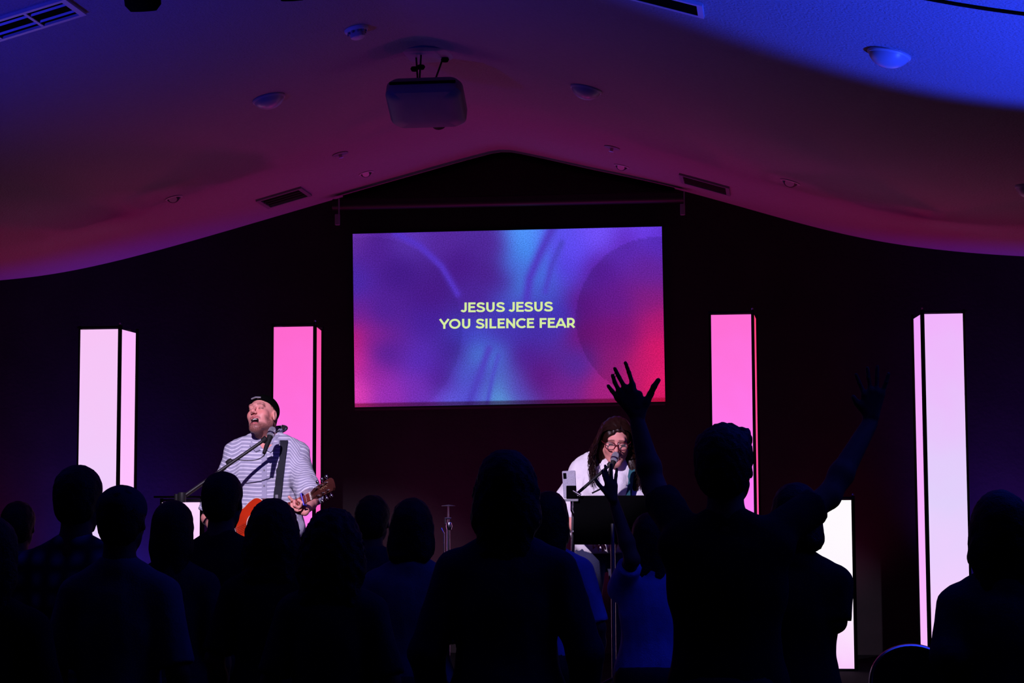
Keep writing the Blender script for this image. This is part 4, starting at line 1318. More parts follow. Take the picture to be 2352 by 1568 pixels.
MHEAD = (24, 25, 7)
MRZ = math.pi + .22
mbase = Vector((P(612, 1100, MAN_Y).x, MAN_Y, STAGE_Z))
topz = P(606, 908, MAN_Y).z
MH = (topz - STAGE_Z) / 1.0
MH = 1.80
g0 = Person('person', '', MH, mbase, MRZ)
hcw = P(602, 956, MAN_Y - .06)
kk = MH / 1.75
ho = g0.toL(hcw) - g0.hc
EL_L = g0.toL(P(715, 1150, MAN_Y - .24)); W_L = g0.toL(P(702, 1170, MAN_Y - .49))
EL_R = g0.toL(P(478, 1190, MAN_Y - .08)); W_R = g0.toL(P(528, 1245, MAN_Y - .33))
S_L = g0.toL(P(682, 1064, MAN_Y + .04)); S_R = g0.toL(P(540, 1064, MAN_Y - .04))
GY = MAN_Y - .525
fh = fp([[(700, 1163, .03), (686, 1148, -.035), (694, 1154, -.06), (690, 1163, -.05)], [(694, 1166, .02), (676, 1151, -.035), (676, 1160, -.065), (686, 1166, -.05)],
         [(690, 1170, .02), (670, 1158, -.035), (671, 1168, -.06), (684, 1173, -.045)], [(686, 1175, .02), (667, 1168, -.03), (668, 1176, -.05), (676, 1180, -.04)],
         [(690, 1160, .03), (672, 1150, .035), (664, 1141, .02)]], GY, g0)
ph = fp([[(704, 1172, .0), (694, 1160, .03)], [(703, 1175, .0), (688, 1166, .03)], [(700, 1178, .0), (682, 1174, .03)]], GY, g0)
man = Person('person', 'bearded guitarist singing with head thrown back, cap worn backwards, striped shirt', MH, mbase, MRZ, wd=1.28, dp=1.22, head=MHEAD, headoff=ho, step=.010, hstep=.0032, hs=1.0,
             arms=dict(L=dict(S=S_L, E=EL_L, W=W_L, pts=[(f, .0095, .0085, .004) for f in fh[:4]] + [(fh[4], .011, .009, .004)] + [(q, .017, .014, .01) for q in ph]),
                       R=dict(S=S_R, E=EL_R, W=W_R, hand=dict(D=(-1, .25, -.15), N=(0, -1, 0)))), skin=M['skinc'],
             fine=[(0, W_L[0] - .04, W_L[0] + .12, .005), (1, W_L[1] - .10, W_L[1] + .10, .006), (2, W_L[2] - .05, W_L[2] + .10, .005)])
man.mouth = 1.0; man.lipz = (-.054, -.066 - .013 * 1.9)
man.body(mouth=1.0, beard=True, colfn=skin_cols(man, (.72, .30, .25), (.55, .12, .13), (.17, .05, .04), (.075, .018, .013), lids=(.48, .20, .17)))
# teeth
mb = MB()
for i in range(7):
    x = (i - 3) * .0052
    mb.box(man.hp((x, .0835 - abs(i - 3) * .0012, -.0605)), (.0048, .004, .0065))
mb.build('teeth', M['teeth'], man.root)


def man_stripe(v):
    k = man.k
    s = v[:, 2].copy() + .006 * np.sin(v[:, 0] * 9 + 1) + .0018 * np.sin(v[:, 0] * 37)
    for nm in ('L', 'R'):
        sh, el = man.arms[nm][0], man.arms[nm][1]
        ax = (sh - el) / np.linalg.norm(sh - el)
        sx = np.sign(sh[0])
        inarm = np.clip((v[:, 0] * sx - (abs(sh[0]) - .01 + .05 * np.clip((sh[2] - v[:, 2]) / .25, 0, 1))) / .06 + .5, 0, 1)
        sa = (v - el) @ ax + el[2] + .012
        s = s * (1 - inarm) + sa * inarm
    return s


MSH = man.shirt(stripes_mat(), sleeve='short', slen=.93, hem=.86, grow=.022, sgrow=.026, folds=.005, step=.0065, attrfn=man_stripe, seed=3, bell=.008, neck=1.485, vneck=.055)
man.trousers(M['denim']); man.shoes()
man.hair(mat('short_reddish_hair', (.16, .06, .04), .7, bump=.4, bscale=300), 'short', thick=.0015, frizz=.001, step=.006, name='hair')
# backwards baseball cap
F = Field(man.hc - .21, man.hc + .19, .0045)
F.op(man.hell((0, -.016, .050), (.087, .107, .086)), .01)
# cut along the tilted brim line
pl_n = man.Hm @ V3(0, .42, -1); pl_n /= np.linalg.norm(pl_n); pl_p = man.hp((0, .07, .066))
F.every(lambda d, x, y, z: np.maximum(d, (x - pl_p[0]) * pl_n[0] + (y - pl_p[1]) * pl_n[1] + (z - pl_p[2]) * pl_n[2]))
F.op(man.hell((0, .095, .088), (.030, .030, .016)), .004, sub=True)
field_obj(F, 'cap', M['matteblack'], man.root)
F = Field(man.hc - .24, man.hc + .12, .005)
F.op(ell(man.hp((-.018, -.138, -.018)), V3(.076, .030, .076) * man.hs, man.Hm @ rotm(0, 62, 0)), .01)
F.op(ell(man.hp((-.018, -.116, -.022)), V3(.064, .026, .074) * man.hs, man.Hm @ rotm(0, 62, 0)), .008, sub=True)
billm = mat('floral_bill_cloth', (.25, .25, .33), .8)
nt = billm.node_tree; bb = nt.nodes['Principled BSDF']
vo = nt.nodes.new('ShaderNodeTexVoronoi'); vo.inputs['Scale'].default_value = 38
cr = nt.nodes.new('ShaderNodeValToRGB'); cr.color_ramp.elements[0].position = .35; cr.color_ramp.elements[0].color = (.25, .28, .42, 1); cr.color_ramp.elements[1].position = .5; cr.color_ramp.elements[1].color = (.02, .015, .02, 1)
tc = nt.nodes.new('ShaderNodeTexCoord'); nt.links.new(tc.outputs['Object'], vo.inputs['Vector']); nt.links.new(vo.outputs['Distance'], cr.inputs[0]); nt.links.new(cr.outputs[0], bb.inputs['Base Color'])
field_obj(F, 'cap_bill', billm, man.root)
MB().tube([man.hp((-.030, .0925, .072)), man.hp((0, .099, .075)), man.hp((.030, .0925, .072))], .005, 6).build('cap_strap', M['grey'], man.root)
# collar, placket and buttons
k = man.k
cm = cloth('lavender_collar', (.36, .36, .47))
nk = man.sh((0, -.012, 1.50))
F = Field(nk - V3(.13, .15, .12), nk + V3(.13, .17, .10), .0045)
for i in range(20):
    a0 = 2 * math.pi * i / 20; a1 = 2 * math.pi * (i + 1) / 20
    q = lambda a, dz: nk + V3(.078 * math.sin(a), .080 * math.cos(a), dz - .040 * math.cos(a)) * 1.03
    if .12 < i / 20 < .9 or i in (2, 18): F.op(cap(q(a0, .0), q(a1, .0), .014), .012); F.op(cap(q(a0, -.02), q(a1, -.02), .014), .012)
for sx in (-1, 1):
    a = nk + V3(sx * .030, .085, -.030); b = nk + V3(sx * .062, .108, -.100); c = nk + V3(sx * .08, .05, -.030)
    for t in np.linspace(0, 1, 5): F.op(cap(a + (c - a) * t, b + (c - b) * t * .55, .006), .006)
field_obj(F, 'collar', cm, man.root)
from mathutils.bvhtree import BVHTree


def surf_of(o):
    mw = Matrix.Translation(o.parent.location) @ o.parent.rotation_euler.to_matrix().to_4x4()
    me = o.data
    return BVHTree.FromPolygons([mw @ v.co for v in me.vertices], [tuple(p.vertices) for p in me.polygons]), mw


def on_surf(bv, px, py):
    h_ = bv.ray_cast(CAM, ray(px, py))
    return (h_[0], h_[1]) if h_[0] is not None else (None, None)


BV, MW = surf_of(MSH)
def patch(bv, quad, nu, nv, off, th):
    vs = []; g_ = []
    for i in range(nu + 1):
        for j in range(nv + 1):
            u_, v_ = i / nu, j / nv
            px_ = (quad[0][0] * (1 - u_) + quad[1][0] * u_) * (1 - v_) + (quad[3][0] * (1 - u_) + quad[2][0] * u_) * v_
            py_ = (quad[0][1] * (1 - u_) + quad[1][1] * u_) * (1 - v_) + (quad[3][1] * (1 - u_) + quad[2][1] * u_) * v_
            h1, n1 = on_surf(bv, px_, py_)
            g_.append(None if h1 is None or h1.y > MAN_Y + .1 else h1)
    known = [g for g in g_ if g is not None]
    out = MB(); pts_ = []
    for g in g_:
        if g is None: g = known[0]
        pts_.append(g)
    top = [p + Vector((0, -off, off * .4)) for p in pts_]; bot = [p + Vector((0, -off + th, 0)) for p in pts_]
    m_ = nv + 1; N_ = len(pts_)
    f = []
    for i in range(nu):
        for j in range(nv):
            a = i * m_ + j
            f += [(a, a + 1, a + m_ + 1, a + m_), (N_ + a, N_ + a + m_, N_ + a + m_ + 1, N_ + a + 1)]
    rim_ = [i * m_ for i in range(nu + 1)] + [nu * m_ + j for j in range(1, nv + 1)] + [i * m_ + nv for i in range(nu - 1, -1, -1)] + [j for j in range(nv - 1, 0, -1)]
    for q in range(len(rim_)):
        a, b = rim_[q], rim_[(q + 1) % len(rim_)]
        f.append((a, N_ + a, N_ + b, b))
    return out.add(top + bot, f)


inv_man = MW.inverted()
for quad in (((643, 1012), (641, 1024), (622, 1040), (612, 1034)), ((578, 1014), (574, 1024), (588, 1038), (599, 1034))):
    mb = patch(BV, quad, 5, 5, .012, .006); mb.v = [tuple(inv_man @ Vector(v)) for v in mb.v]
    mb.build('collar_flap', cm, man.root, True)
mb = patch(BV, ((601, 1040), (613, 1040), (613, 1170), (602, 1170)), 2, 24, .004, .003); mb.v = [tuple(inv_man @ Vector(v)) for v in mb.v]
mb.build('placket', cm, man.root, True)
for px_, py_ in ((606, 1046), (607, 1079), (607, 1115)):
    hp_, hn_ = on_surf(BV, px_, py_)
    if hp_ is None: continue
    R_ = MW.inverted() @ Matrix.Translation(hp_ + Vector((0, -.005, 0))) @ hn_.to_track_quat('Z', 'Y').to_matrix().to_4x4()
    MB().lathe([(.0001, .003), (.0045, .003), (.0058, .001), (.0055, -.003)], 12, R_).build('button', M['grey'], man.root, True)

# ------------------------------------------------------------------ guitar
nut = P(713, 1139, MAN_Y - .60); far = P(522, 1231, MAN_Y - .30)
gx = (far - nut).normalized()                     # from nut towards bridge
gn = Vector((-.06, -1, .16)); gn = (gn - gx * gn.dot(gx)).normalized()   # face normal, towards the hall
gy = gn.cross(gx)
GM = Matrix((gx, gy, gn)).transposed().to_4x4(); GM = GM @ Matrix.Scale(.95, 4); GM.translation = nut
gt = thing('acoustic_guitar', 'red-orange acoustic guitar held by the guitarist', 'guitar', mtx=GM)
# y axis: +gy ; make outline symmetric
ol = catmull([(.352, 0.0), (.358, .06), (.385, .118), (.43, .143), (.49, .135), (.545, .118), (.60, .130), (.67, .178), (.745, .198), (.81, .175), (.85, .10), (.857, 0)], 5)
outl = ol + [(x, -y) for x, y in reversed(ol[1:-1])]
MB().prism(outl, -.108, -.012, None).build('side', mat('mahogany_side', (.16, .02, .01), .3), gt)
MB().prism(outl, -.012, -.004, None).build('soundboard', M['redwood'], gt)
MB().tube([(x * 1, y, -.007) for x, y in outl] + [(outl[0][0], outl[0][1], -.007)], .0035, 6).build('binding', M['ivory'], gt)
MB().tube([(x * 1, y, -.107) for x, y in outl] + [(outl[0][0], outl[0][1], -.107)], .003, 6).build('binding', M['ivory'], gt)
MB().lathe([(.050, 0), (.0001, .0004)], 32, Matrix.Translation((.49, 0, -.0036))).build('soundhole', M['matteblack'], gt)
ro = MB(); ro.tube([(.49 + .056 * math.cos(a * .2618), .056 * math.sin(a * .2618), -.0035) for a in range(25)], .003, 6); ro.build('rosette', M['ivory'], gt)
nk_ = MB(); nk_.add([(0, -.022, -.006), (0, .022, -.006), (.40, .028, -.006), (.40, -.028, -.006), (0, -.019, -.022), (0, .019, -.022), (.40, .024, -.026), (.40, -.024, -.026)],
                    [(0, 1, 2, 3), (7, 6, 5, 4), (0, 4, 5, 1), (1, 5, 6, 2), (2, 6, 7, 3), (3, 7, 4, 0)]); nk_.build('neck', M['darkwood'], gt)
fb = MB(); fb.add([(0, -.022, 0), (0, .022, 0), (.44, .029, 0), (.44, -.029, 0), (0, -.022, -.006), (0, .022, -.006), (.44, .029, -.006), (.44, -.029, -.006)],
                  [(0, 1, 2, 3), (7, 6, 5, 4), (0, 4, 5, 1), (1, 5, 6, 2), (2, 6, 7, 3), (3, 7, 4, 0)]); fb.build('fretboard', M['wood'], gt)
for i in range(1, 19):
    x = .645 * (1 - 2 ** (-i / 12)); hw_ = .022 + .007 * x / .44
    MB().box((x, 0, .0005), (.0022, hw_ * 2, .0022)).build('fret', M['ivory'], gt)
MB().box((-.002, 0, .002), (.008, .050, .010), bev=.002).build('nut', M['ivory'], gt)
hsp = [(-.004, -.021), (-.045, -.033), (-.205, -.040), (-.218, -.026), (-.222, 0), (-.218, .026), (-.205, .040), (-.045, .033), (-.004, .021)]
Rh = Matrix.Rotation(math.radians(10), 4, 'Y')
MB().prism(list(reversed(hsp)), -.018, -.002, Rh).build('headstock', M['darkwood'], gt)
# small pale script emblem across the headstock
em_ = MB(); em_.tube([Rh @ Vector((-.100 - .011 * i, .006 * math.sin(i * 2.4) - .004, .0)) for i in range(7)], .0013, 5)
em_.tube([Rh @ Vector((-.095, -.008, .0)), Rh @ Vector((-.175, -.010, .0))], .0011, 5)
em_.build('headstock_emblem', mat('brass_inlay', (.6, .35, .2), .4, metal=.5), gt)
for sy in (-1, 1):
    for i in range(3):
        x = -.078 - .046 * i
        p_ = MB(); p_.lathe([(.006, -.002), (.006, .004), (.003, .005), (.003, .016), (.0045, .018), (.0001, .019)], 10, Rh @ Matrix.Translation((x, sy * .024, 0))); po = p_.build('tuner_post', M['chrome'], gt, True)
        q_ = MB(); q_.tube([Rh @ Vector((x, sy * .036, -.012)), Rh @ Vector((x, sy * .052, -.012))], .003, 8)
        q_.lathe([(.0001, -.011), (.006, -.009), (.0085, -.002), (.0085, .004), (.006, .010), (.0001, .011)], 12, Rh @ Matrix.Translation((x, sy * .060, -.012)) @ Matrix.Diagonal((1.25, 1.0, 1.0, 1)) @ Matrix.Rotation(math.pi / 2, 4, 'X'))
        q_.build('tuning_peg', M['chrome'], gt, True)
for i in range(6):
    y = (i - 2.5) * .0068; sy = -1 if i < 3 else 1
    idx_ = (2 - i) if i < 3 else (i - 3)
    ph_ = Rh @ Vector((-.078 - .046 * idx_, sy * .022, .010))
    MB().tube([ph_, (0, y, .0075), (.645, y * 1.5, .006)], .0009, 4).build('string', M['bronze'], gt)
MB().box((.655, 0, .001), (.035, .15, .010), bev=.003).build('bridge', M['darkwood'], gt)
cpx = .645 * (1 - 2 ** (-2 / 12)) - .012
mb = MB(); mb.tube([(cpx, -.036, .010), (cpx, .036, .010)], .006, 10); mb.tube([(cpx, -.034, .010), (cpx + .01, -.040, -.012), (cpx + .02, -.028, -.034)], .006, 8); mb.tube([(cpx, .034, .010), (cpx, .038, -.01)], .006, 8)
mb.build('capo', M['capo'], gt, True)

# strap over his left shoulder
sp_px = [(652, 1008, .0, ), (655, 1014, -.10), (650, 1040, -.165), (646, 1080, -.185), (642, 1120, -.200), (638, 1160, -.215), (632, 1195, -.235)]
def band(bv, cl, hw, off, tail):
    """flat webbing laid over a garment along pixel centre line cl"""
    mb = MB(); vs = []; fs = []
    for (px_, py_) in cl:
        hp_, hn_ = on_surf(bv, px_, py_)
        if hp_ is None: continue
        a = hp_ + Vector((-hw, 0, 0)); b = hp_ + Vector((hw, 0, 0))
        n_ = Vector((0, -1, .35)).normalized() * off
        vs += [a + n_, b + n_, b + n_ * .2, a + n_ * .2]
    for p_ in tail:
        vs += [p_ + Vector((-hw, 0, 0)), p_ + Vector((hw, 0, 0)), p_ + Vector((hw, .005, 0)), p_ + Vector((-hw, .005, 0))]
    m_ = len(vs) // 4
    for i in range(m_ - 1):
        for q in range(4): fs.append((i * 4 + q, i * 4 + (q + 1) % 4, i * 4 + 4 + (q + 1) % 4, i * 4 + 4 + q))
    mb.add(vs, fs + [(3, 2, 1, 0), tuple(len(vs) - 4 + i for i in range(4))])
    return mb


mb = band(BV, [(653, 1012), (652, 1017), (651, 1022), (650, 1032), (648, 1045), (646, 1062), (644, 1080), (642, 1098), (640, 1116), (638, 1134), (636, 1150)], .024, .010, [P(634, 1170, MAN_Y - .235), P(631, 1195, MAN_Y - .25)])
inv = GM.inverted()
mb.v = [tuple(inv @ Vector(v)) for v in mb.v]
mb.build('shoulder_strap', M['strap'], gt)
hp_, hn_ = on_surf(BV, 637, 1140)
mb = MB(); c_ = (hp_ if hp_ is not None else P(637, 1141, MAN_Y - .22)) + Vector((0, -.014, 0))
mb.box(c_, (.018, .006, .022), bev=.002); mb.v = [tuple(inv @ Vector(v)) for v in mb.v]; mb.build('strap_tag', M['grey'], gt)


# ------------------------------------------------------------------ microphones and stands
def microphone(name, lab, head, tail, rad=.024, parent=None):
    d = (head - tail).normalized(); Mx = d.to_track_quat('Z', 'Y').to_matrix().to_4x4(); Mx.translation = tail
    L_ = (head - tail).length
    o = thing(name, lab, 'microphone', mtx=Mx)
    MB().lathe([(.0001, 0), (.010, 0), (.011, .005), (.012, .03), (rad * .72, L_ - .045), (rad * .8, L_ - .03)], 20).build('handle', M['rubber'], o, True)
    MB().lathe([(rad * .98, L_ - .032), (rad * 1.05, L_ - .026), (rad * .98, L_ - .020)], 24).build('grille_band', M['chrome'], o, True)
    MB().lathe([(rad * .85, L_ - .045), (rad * .97, L_ - .03), (rad, L_ - .01), (rad * .94, L_ + .004), (rad * .7, L_ + .017), (rad * .35, L_ + .023), (.0001, L_ + .024)], 24).build('grille', M['micgrille'], o, True)
    return o


mh, mt = P(624, 992, MAN_Y - .33), P(611, 1028, MAN_Y - .40)
microphone('microphone', 'ball-headed microphone just below the guitarist\'s chin', mh + (mh - mt) * .1, mt - (mh - mt) * .35)
sd = thing('microphone_stand', 'black boom microphone stand slanting up to the guitarist', 'microphone stand', (P(405, 1150, MAN_Y - .55).x, MAN_Y - .55, STAGE_Z))


def rel(o, p): return p - o.location


bt, bb_ = P(603, 1013, MAN_Y - .38), P(418, 1142, MAN_Y - .55)
MB().tube([rel(sd, bt), rel(sd, bb_)], .0095, 10).build('boom', M['blackmetal'], sd, True)
j = P(527, 1061, MAN_Y - .44)
MB().lathe([(.0001, -.02), (.016, -.018), (.019, 0), (.016, .018), (.0001, .02)], 14, Matrix.Translation(rel(sd, j)) @ Matrix.Rotation(1.0, 4, 'Y')).build('boom_clutch', M['blackmetal'], sd, True)
MB().tube([rel(sd, bt), rel(sd, P(612, 1006, MAN_Y - .38))], .018, 12).build('mic_clip', M['rubber'], sd, True)
pz = bb_.z - STAGE_Z + .02
MB().tube([(0, 0, .06), (0, 0, pz)], .012, 12).build('pole', M['blackmetal'], sd, True)
MB().lathe([(.0001, -.03), (.022, -.028), (.024, 0), (.022, .028), (.0001, .03)], 14, Matrix.Translation((rel(sd, bb_)))).build('swivel', M['blackmetal'], sd, True)
for i in range(3):
    a = i * 2.094 + .4
    MB().tube([(0, 0, .10), (.30 * math.cos(a), .30 * math.sin(a), .012)], .009, 8).build('leg', M['blackmetal'], sd, True)
cb_ = catmull([tuple(rel(sd, P(x, y, MAN_Y + c))) for x, y, c in ((611, 1032, -.41), (606, 1046, -.40), (588, 1056, -.40), (562, 1057, -.42), (537, 1055, -.43), (524, 1062, -.44), (520, 1075, -.45), (480, 1104, -.5), (430, 1140, -.55))], 4)
MB().tube(cb_, .0028, 6).build('cable', M['rubber'], sd, True)

# small flat music tray above the short left box
ms = thing('music_stand', 'black music stand seen edge-on left of the guitarist', 'music stand', (P(415, 1150, 12.4).x, 12.4, STAGE_Z))
a_, b_ = rel(ms, P(370, 1142, 12.4)), rel(ms, P(460, 1140, 12.4))
MB().box((a_ + b_) / 2, ((b_ - a_).length, .32, .012), bev=.004).build('tray', M['matteblack'], ms)
MB().tube([(0, 0, .05), (0, 0, a_.z)], .012, 10).build('pole', M['blackmetal'], ms, True)
for i in range(3):
    a = i * 2.094
    MB().tube([(0, 0, .10), (.26 * math.cos(a), .26 * math.sin(a), .012)], .009, 8).build('leg', M['blackmetal'], ms, True)

# bare cymbal stand glinting in the middle of the stage
cy = P(1030, 1195, 12.6)
cs = thing('cymbal_stand', 'chrome cymbal stand glinting in the middle of the stage', 'cymbal stand', (cy.x, 12.6, STAGE_Z))
z = lambda py: P(1030, py, 12.6).z - STAGE_Z
MB().tube([(0, 0, .05), (0, 0, z(1205))], .012, 12).build('lower_tube', M['chrome'], cs, True)
MB().tube([(.0, 0, z(1205)), (0.0, 0, z(1160))], [.008, .004], 10).build('rod', M['chrome'], cs, True)
MB().tube([(-.028, -.01, .3), (-.028, -.01, z(1225)), (-.045, -.01, z(1212))], .006, 8).build('brace_rod', M['chrome'], cs, True)
MB().lathe([(.0001, -.028), (.018, -.022), (.023, 0), (.018, .022), (.0001, .028)], 14, Matrix.Translation((.006, 0, z(1208)))).build('clamp', M['chrome'], cs, True)
mb = MB(); mb.tube([(-.024, -.01, z(1190)), (.02, -.01, z(1190))], .006, 8); mb.tube([(-.02, -.01, z(1203)), (-.02, -.01, z(1188))], .007, 8); mb.build('wing_screw', M['chrome'], cs, True)
MB().lathe([(.0001, .004), (.012, .002), (.045, -.002), (.045, -.005), (.0001, -.001)], 24, Matrix.Translation((0, 0, z(1160)))).build('felt_washer', M['grey'], cs, True)
for i in range(3):
    a = i * 2.094 + .5
    MB().tube([(0, 0, .35), (.24 * math.cos(a), .24 * math.sin(a), .012)], .009, 8).build('leg', M['chrome'], cs, True)

# ------------------------------------------------------------------ the woman at the microphone
WH = 1.67
WRZ = math.pi + .06
wbase = Vector((P(1392, 1100, WOM_Y).x, WOM_Y, STAGE_Z))
g0 = Person('person', '', WH, wbase, WRZ, female=True)
ho = g0.toL(P(1415, 1014, WOM_Y - .10)) - g0.hc
ho[1] = .09
S_R = g0.toL(P(1338, 1090, WOM_Y)); E_R = g0.toL(P(1298, 1185, WOM_Y - .02)); W_R2 = g0.toL(P(1350, 1240, WOM_Y - .26))
S_L = g0.toL(P(1446, 1096, WOM_Y)); E_L = g0.toL(P(1472, 1185, WOM_Y - .02)); W_L2 = g0.toL(P(1440, 1240, WOM_Y - .26))
wom = Person('person', 'woman singer with long wavy brown hair, glasses and loose white shirt', WH, wbase, WRZ, female=True, wd=1.12, dp=1.05, head=(-3, -17, -3), headoff=ho, step=.011, hstep=.0034,
             arms=dict(R=dict(S=S_R, E=E_R, W=W_R2, hand=dict(D=(-.6, .8, -.1), N=(0, 0, -1))), L=dict(S=S_L, E=E_L, W=W_L2, hand=dict(D=(.6, .8, -.1), N=(0, 0, -1)))), skin=M['skinc'], hs=1.12)
wom.mouth = .6; wom.lipz = (-.054, -.066 - .013 * .6 * 1.9)
wom.body(mouth=.6, colfn=skin_cols(wom, (.74, .30, .25), (.50, .07, .10), (.08, .025, .02), lids=(.30, .12, .10)))
WSH = wom.shirt(CL['white'], sleeve='short', slen=.97, hem=.86, grow=.022, sgrow=.030, folds=.006, step=.008, seed=6, bell=.03, neck=1.47,
          drape=[(cap(S_R + V3(.005, 0, .012), E_R + V3(.03, 0, -.02), .055, .10), .05), (cap(S_R, V3(.02, .02, S_R[2] - .1), .055, .12), .05), (cap(S_L, V3(-.02, .02, S_L[2] - .12), .055, .12), .05)])
wom.trousers(M['denim']); wom.shoes()
# hair: scalp shell plus separate wavy locks hanging to the chest
F = Field(wom.hc - V3(.24, .26, .40), wom.hc + V3(.24, .22, .22), .006)
F.op(wom.hell((0, -.018, .040), (.090, .110, .098)), .01)
F.op(wom.hell((-.010, .100, -.055), (.064, .09, .118)), .012, sub=True)
F.op(wom.hell((-.016, .085, .002), (.056, .06, .074)), .014, sub=True)
for sx in (-1, 1):
    a = wom.hp((sx * .078, -.02, -.01)); b = wom.hp((sx * .100, -.01, -.13)); c = V3(a[0] + (.03 * sx), a[1] + .02, wom.hc[2] - .28)
    F.op(cap(a, b, .026, .036), .03); F.op(cap(b, c, .036, .016), .03)
F.op(cap(wom.hp((0, -.07, -.05)), V3(wom.hc[0], wom.hc[1] - .09, wom.hc[2] - .22), .06, .05), .03)
F.every(lambda d, x, y, z: d + .002 * np.sin((x + .3 * y) * 190 + 3 * np.sin(z * 30)))
field_obj(F, 'hair', M['hairbrown'], wom.root)
rl = random.Random(3)
mb = MB()
for i in range(560):
    # one strand: from the parting over the scalp, then hanging in loose waves
    sx = 1 if rl.random() < .55 else -1
    yy = rl.uniform(-.09, .075); part = -.022
    a_out = (.096 + rl.uniform(0, .010)); zt = .132 - (yy ** 2) * 6
    p = [(part + sx * .004, yy, zt), (part * .5 + sx * .040, yy + .006, zt - .012), (sx * .078, yy * .95, .078 + rl.uniform(-.01, .01)), (sx * a_out, yy * .85 - .012, .01)]
    pts3 = [wom.hp(q) for q in p]
    Ln = rl.uniform(.15, .29); ph_ = rl.uniform(0, 6.28); amp = rl.uniform(.006, .016); o_ = rl.uniform(-.006, .030); yb_ = rl.uniform(-.01, .05); cv = rl.uniform(8, 15)
    st_ = pts3[-1]; od = wom.Hm @ V3(sx, 0, 0)
    for t in (.15, .3, .45, .6, .75, .9, 1.0):
        bow = .030 * math.sin(t * 2.6) + o_ * t
        pts3.append(st_ + od * bow + V3(amp * math.sin(ph_ + t * cv) * t ** .5, yb_ * t + amp * math.cos(ph_ + t * cv), -Ln * t))
    q = catmull([tuple(v) for v in pts3], 2)
    mb.tube(q, [.0014 * (1 - .5 * (i_ / len(q)) ** 3) for i_ in range(len(q))], 4)
hs_ = mb.build('loose_strands', M['hairbrown'], wom.root, True)
hs_['kind'] = 'stuff'
# spectacles
gl = bpy.data.objects.new('glasses', None)
rimm = mat('burgundy_frame', (.10, .008, .014), .3, spec=.5)
mb = MB(); lens = MB()
for sx in (-1, 1):
    ring = []
    for i in range(24):
        a = 2 * math.pi * i / 24; ca, sa = math.cos(a), math.sin(a)
        ex = .0265 * (abs(ca) ** .75) * (1 if ca > 0 else -1); ez = .0205 * (abs(sa) ** .8) * (1 if sa > 0 else -1)
        ring.append(wom.hp((sx * .034 + ex * (1.05 if sa > 0 else .95), .112 - .25 * (abs(sx * .034 + ex) - .01) ** 1.0 * .6, .002 + ez)))
    rp = ring + [ring[0]]
    mb.tube([tuple(q) for q in rp], [.0032 if True else .002] * len(rp), 6)
    o0 = len(lens.v); lens.add([tuple(q) for q in ring], [tuple(range(24))])
    mb.tube([tuple(wom.hp((sx * .060, .103, .012))), tuple(wom.hp((sx * .078, .06, .012))), tuple(wom.hp((sx * .082, .0, .010)))], .0025, 6)
mb.tube([tuple(wom.hp((-.009, .1125, .006))), tuple(wom.hp((0, .1165, .010))), tuple(wom.hp((.009, .1125, .006)))], .003, 6)
go = mb.build('glasses', rimm, wom.root, True)
gm = mat('clear_lens', (1, 1, 1), .05, var=0.0)
nt = gm.node_tree; tr = nt.nodes.new('ShaderNodeBsdfTransparent'); mxs = nt.nodes.new('ShaderNodeMixShader'); mxs.inputs[0].default_value = .06
nt.links.new(tr.outputs[0], mxs.inputs[1]); nt.links.new(nt.nodes['Principled BSDF'].outputs[0], mxs.inputs[2]); nt.links.new(mxs.outputs[0], nt.nodes['Material Output'].inputs[0])
lens.build('lens', gm, go)
# teal strap over her left shoulder
BVW, MWW = surf_of(WSH)
mb = band(BVW, [(1452, 1078), (1451, 1085), (1449, 1095), (1448, 1105), (1446, 1118), (1445, 1130), (1444, 1145), (1443, 1160)], .018, .010, [])
iw = MWW.inverted(); mb.v = [tuple(iw @ Vector(v)) for v in mb.v]
mb.build('shoulder_strap', M['tealstrap'], wom.root)

mh, mt = P(1414, 1046, WOM_Y - .34), P(1402, 1080, WOM_Y - .40)
microphone('microphone', 'silver-headed microphone at the woman singer\'s mouth', mh, mt - (mh - mt) * .3, .023)
sd = thing('microphone_stand', 'boom microphone stand slanting up to the woman singer', 'microphone stand', (P(1310, 1150, WOM_Y - .5).x, WOM_Y - .5, STAGE_Z))
bt, bb_ = P(1398, 1070, WOM_Y - .38), P(1318, 1140, WOM_Y - .46)
MB().tube([rel(sd, bt), rel(sd, bb_)], .009, 10).build('boom', M['blackmetal'], sd, True)
MB().tube([rel(sd, bt), rel(sd, P(1404, 1063, WOM_Y - .38))], .016, 12).build('mic_clip', M['rubber'], sd, True)
MB().tube([rel(sd, P(1360, 1132, WOM_Y - .40)), rel(sd, P(1395, 1115, WOM_Y - .36))], .005, 8).build('counter_rod', M['blackmetal'], sd, True)
pp = rel(sd, bb_)
MB().tube([(pp.x * .4, 0, .06), (pp.x * .4, 0, .55), (pp.x * .9, pp.y, pp.z)], .011, 12).build('pole', M['chrome'], sd, True)
mb = MB()
for dx, dz in ((-.03, 0), (-.045, -.012), (.028, .008)):
    mb.lathe([(.0001, -.012), (.011, -.009), (.014, 0), (.011, .009), (.0001, .012)], 12, Matrix.Translation(rel(sd, P(1308, 1226, WOM_Y - .48)) + Vector((dx, -.02, dz))))
mb.build('height_clamp', M['chrome'], sd, True)
for i in range(3):
    a = i * 2.094 + .2
    MB().tube([(pp.x * .4, 0, .10), (.26 * math.cos(a), .26 * math.sin(a), .012)], .009, 8).build('leg', M['blackmetal'], sd, True)

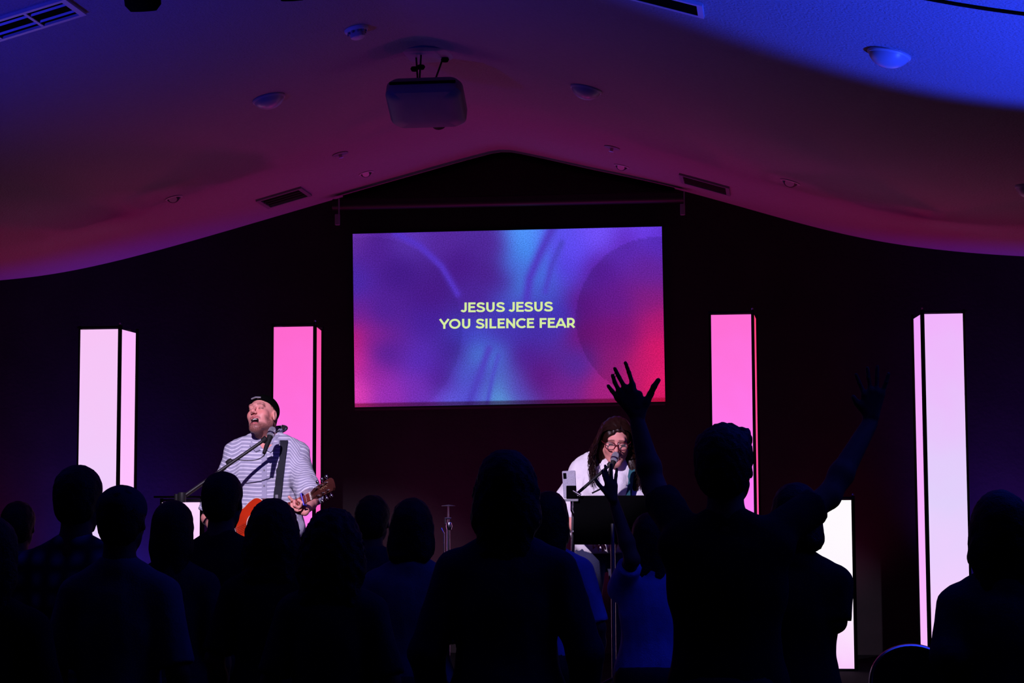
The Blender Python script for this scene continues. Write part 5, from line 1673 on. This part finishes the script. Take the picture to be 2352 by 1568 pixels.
# phone held by a clamp on the stand
pc_ = P(1308, 1112, WOM_Y - .55)
ph = thing('phone', 'phone in a pale case, camera side out, clamped beside the music stand', 'phone', mtx=Matrix.Translation(pc_) @ Matrix.Rotation(math.radians(-3), 4, 'Y') @ Matrix.Rotation(math.radians(4), 4, 'Z'))
MB().box((0, 0, 0), (.076, .155, .010), Matrix.Rotation(math.pi / 2, 4, 'X'), bev=.010).build('phone_case', mat('silver_glitter_case', (.38, .37, .45), .4, bump=.4, bscale=300, var=.5, vscale=250), ph)
MB().box((-.024, -.008, .050), (.017, .004, .032), bev=.004).build('camera_bump', M['matteblack'], ph)
cl_ = thing('phone_clamp', 'black and silver clamp gripping the phone', 'clamp', pc_ + Vector((.012, -.018, -.045)))
MB().box((0, 0, 0), (.056, .016, .075), bev=.004).build('clamp_body', M['matteblack'], cl_)
MB().box((0, -.010, -.045), (.085, .03, .014), bev=.003).build('lower_jaw', M['grey'], cl_)
MB().tube([(.012, -.02, .008), (.056, -.022, -.018)], [.006, .009], 12).build('clamp_handle', M['chrome'], cl_, True)
MB().tube([(0, .01, -.03), (.0, .0, -.10), (.02, .05, -.16)], .007, 8).build('arm', M['chrome'], cl_, True)

# black music stand in front of her
Ym = WOM_Y - .62
c0, c1 = P(1316, 1138, Ym), P(1498, 1137, Ym)
cbm = P(1398, 1245, Ym)
mst = thing('music_stand', 'wide black music stand desk in front of the woman singer', 'music stand', ((c0.x + c1.x) / 2, Ym, STAGE_Z))
hh = c0.z - cbm.z; cen = rel(mst, (c0 + c1) / 2); wdd = (c1 - c0).length
Rt = Matrix.Translation((0, .03, cen.z - hh / 2)) @ Matrix.Rotation(math.radians(-14), 4, 'X')
MB().box((0, 0, 0), (wdd, .006, hh * 1.03), Rt, bev=.002).build('desk', M['matteblack'], mst)
MB().box((0, .03, -hh / 2), (wdd, .06, .006), Rt).build('lip', M['matteblack'], mst)
MB().tube([(0, 0, .06), (0, 0, cen.z - hh * .6)], .013, 12).build('pole', M['steel'], mst, True)
MB().lathe([(.0001, -.02), (.016, -.018), (.018, .01), (.0001, .018)], 12, Matrix.Translation((.05, -.03, cen.z - hh * .98))).build('tilt_knob', M['steel'], mst, True)
for i in range(3):
    a = i * 2.094 + .9
    MB().tube([(0, 0, .14), (.24 * math.cos(a), .24 * math.sin(a), .012)], .009, 8).build('leg', M['blackmetal'], mst, True)
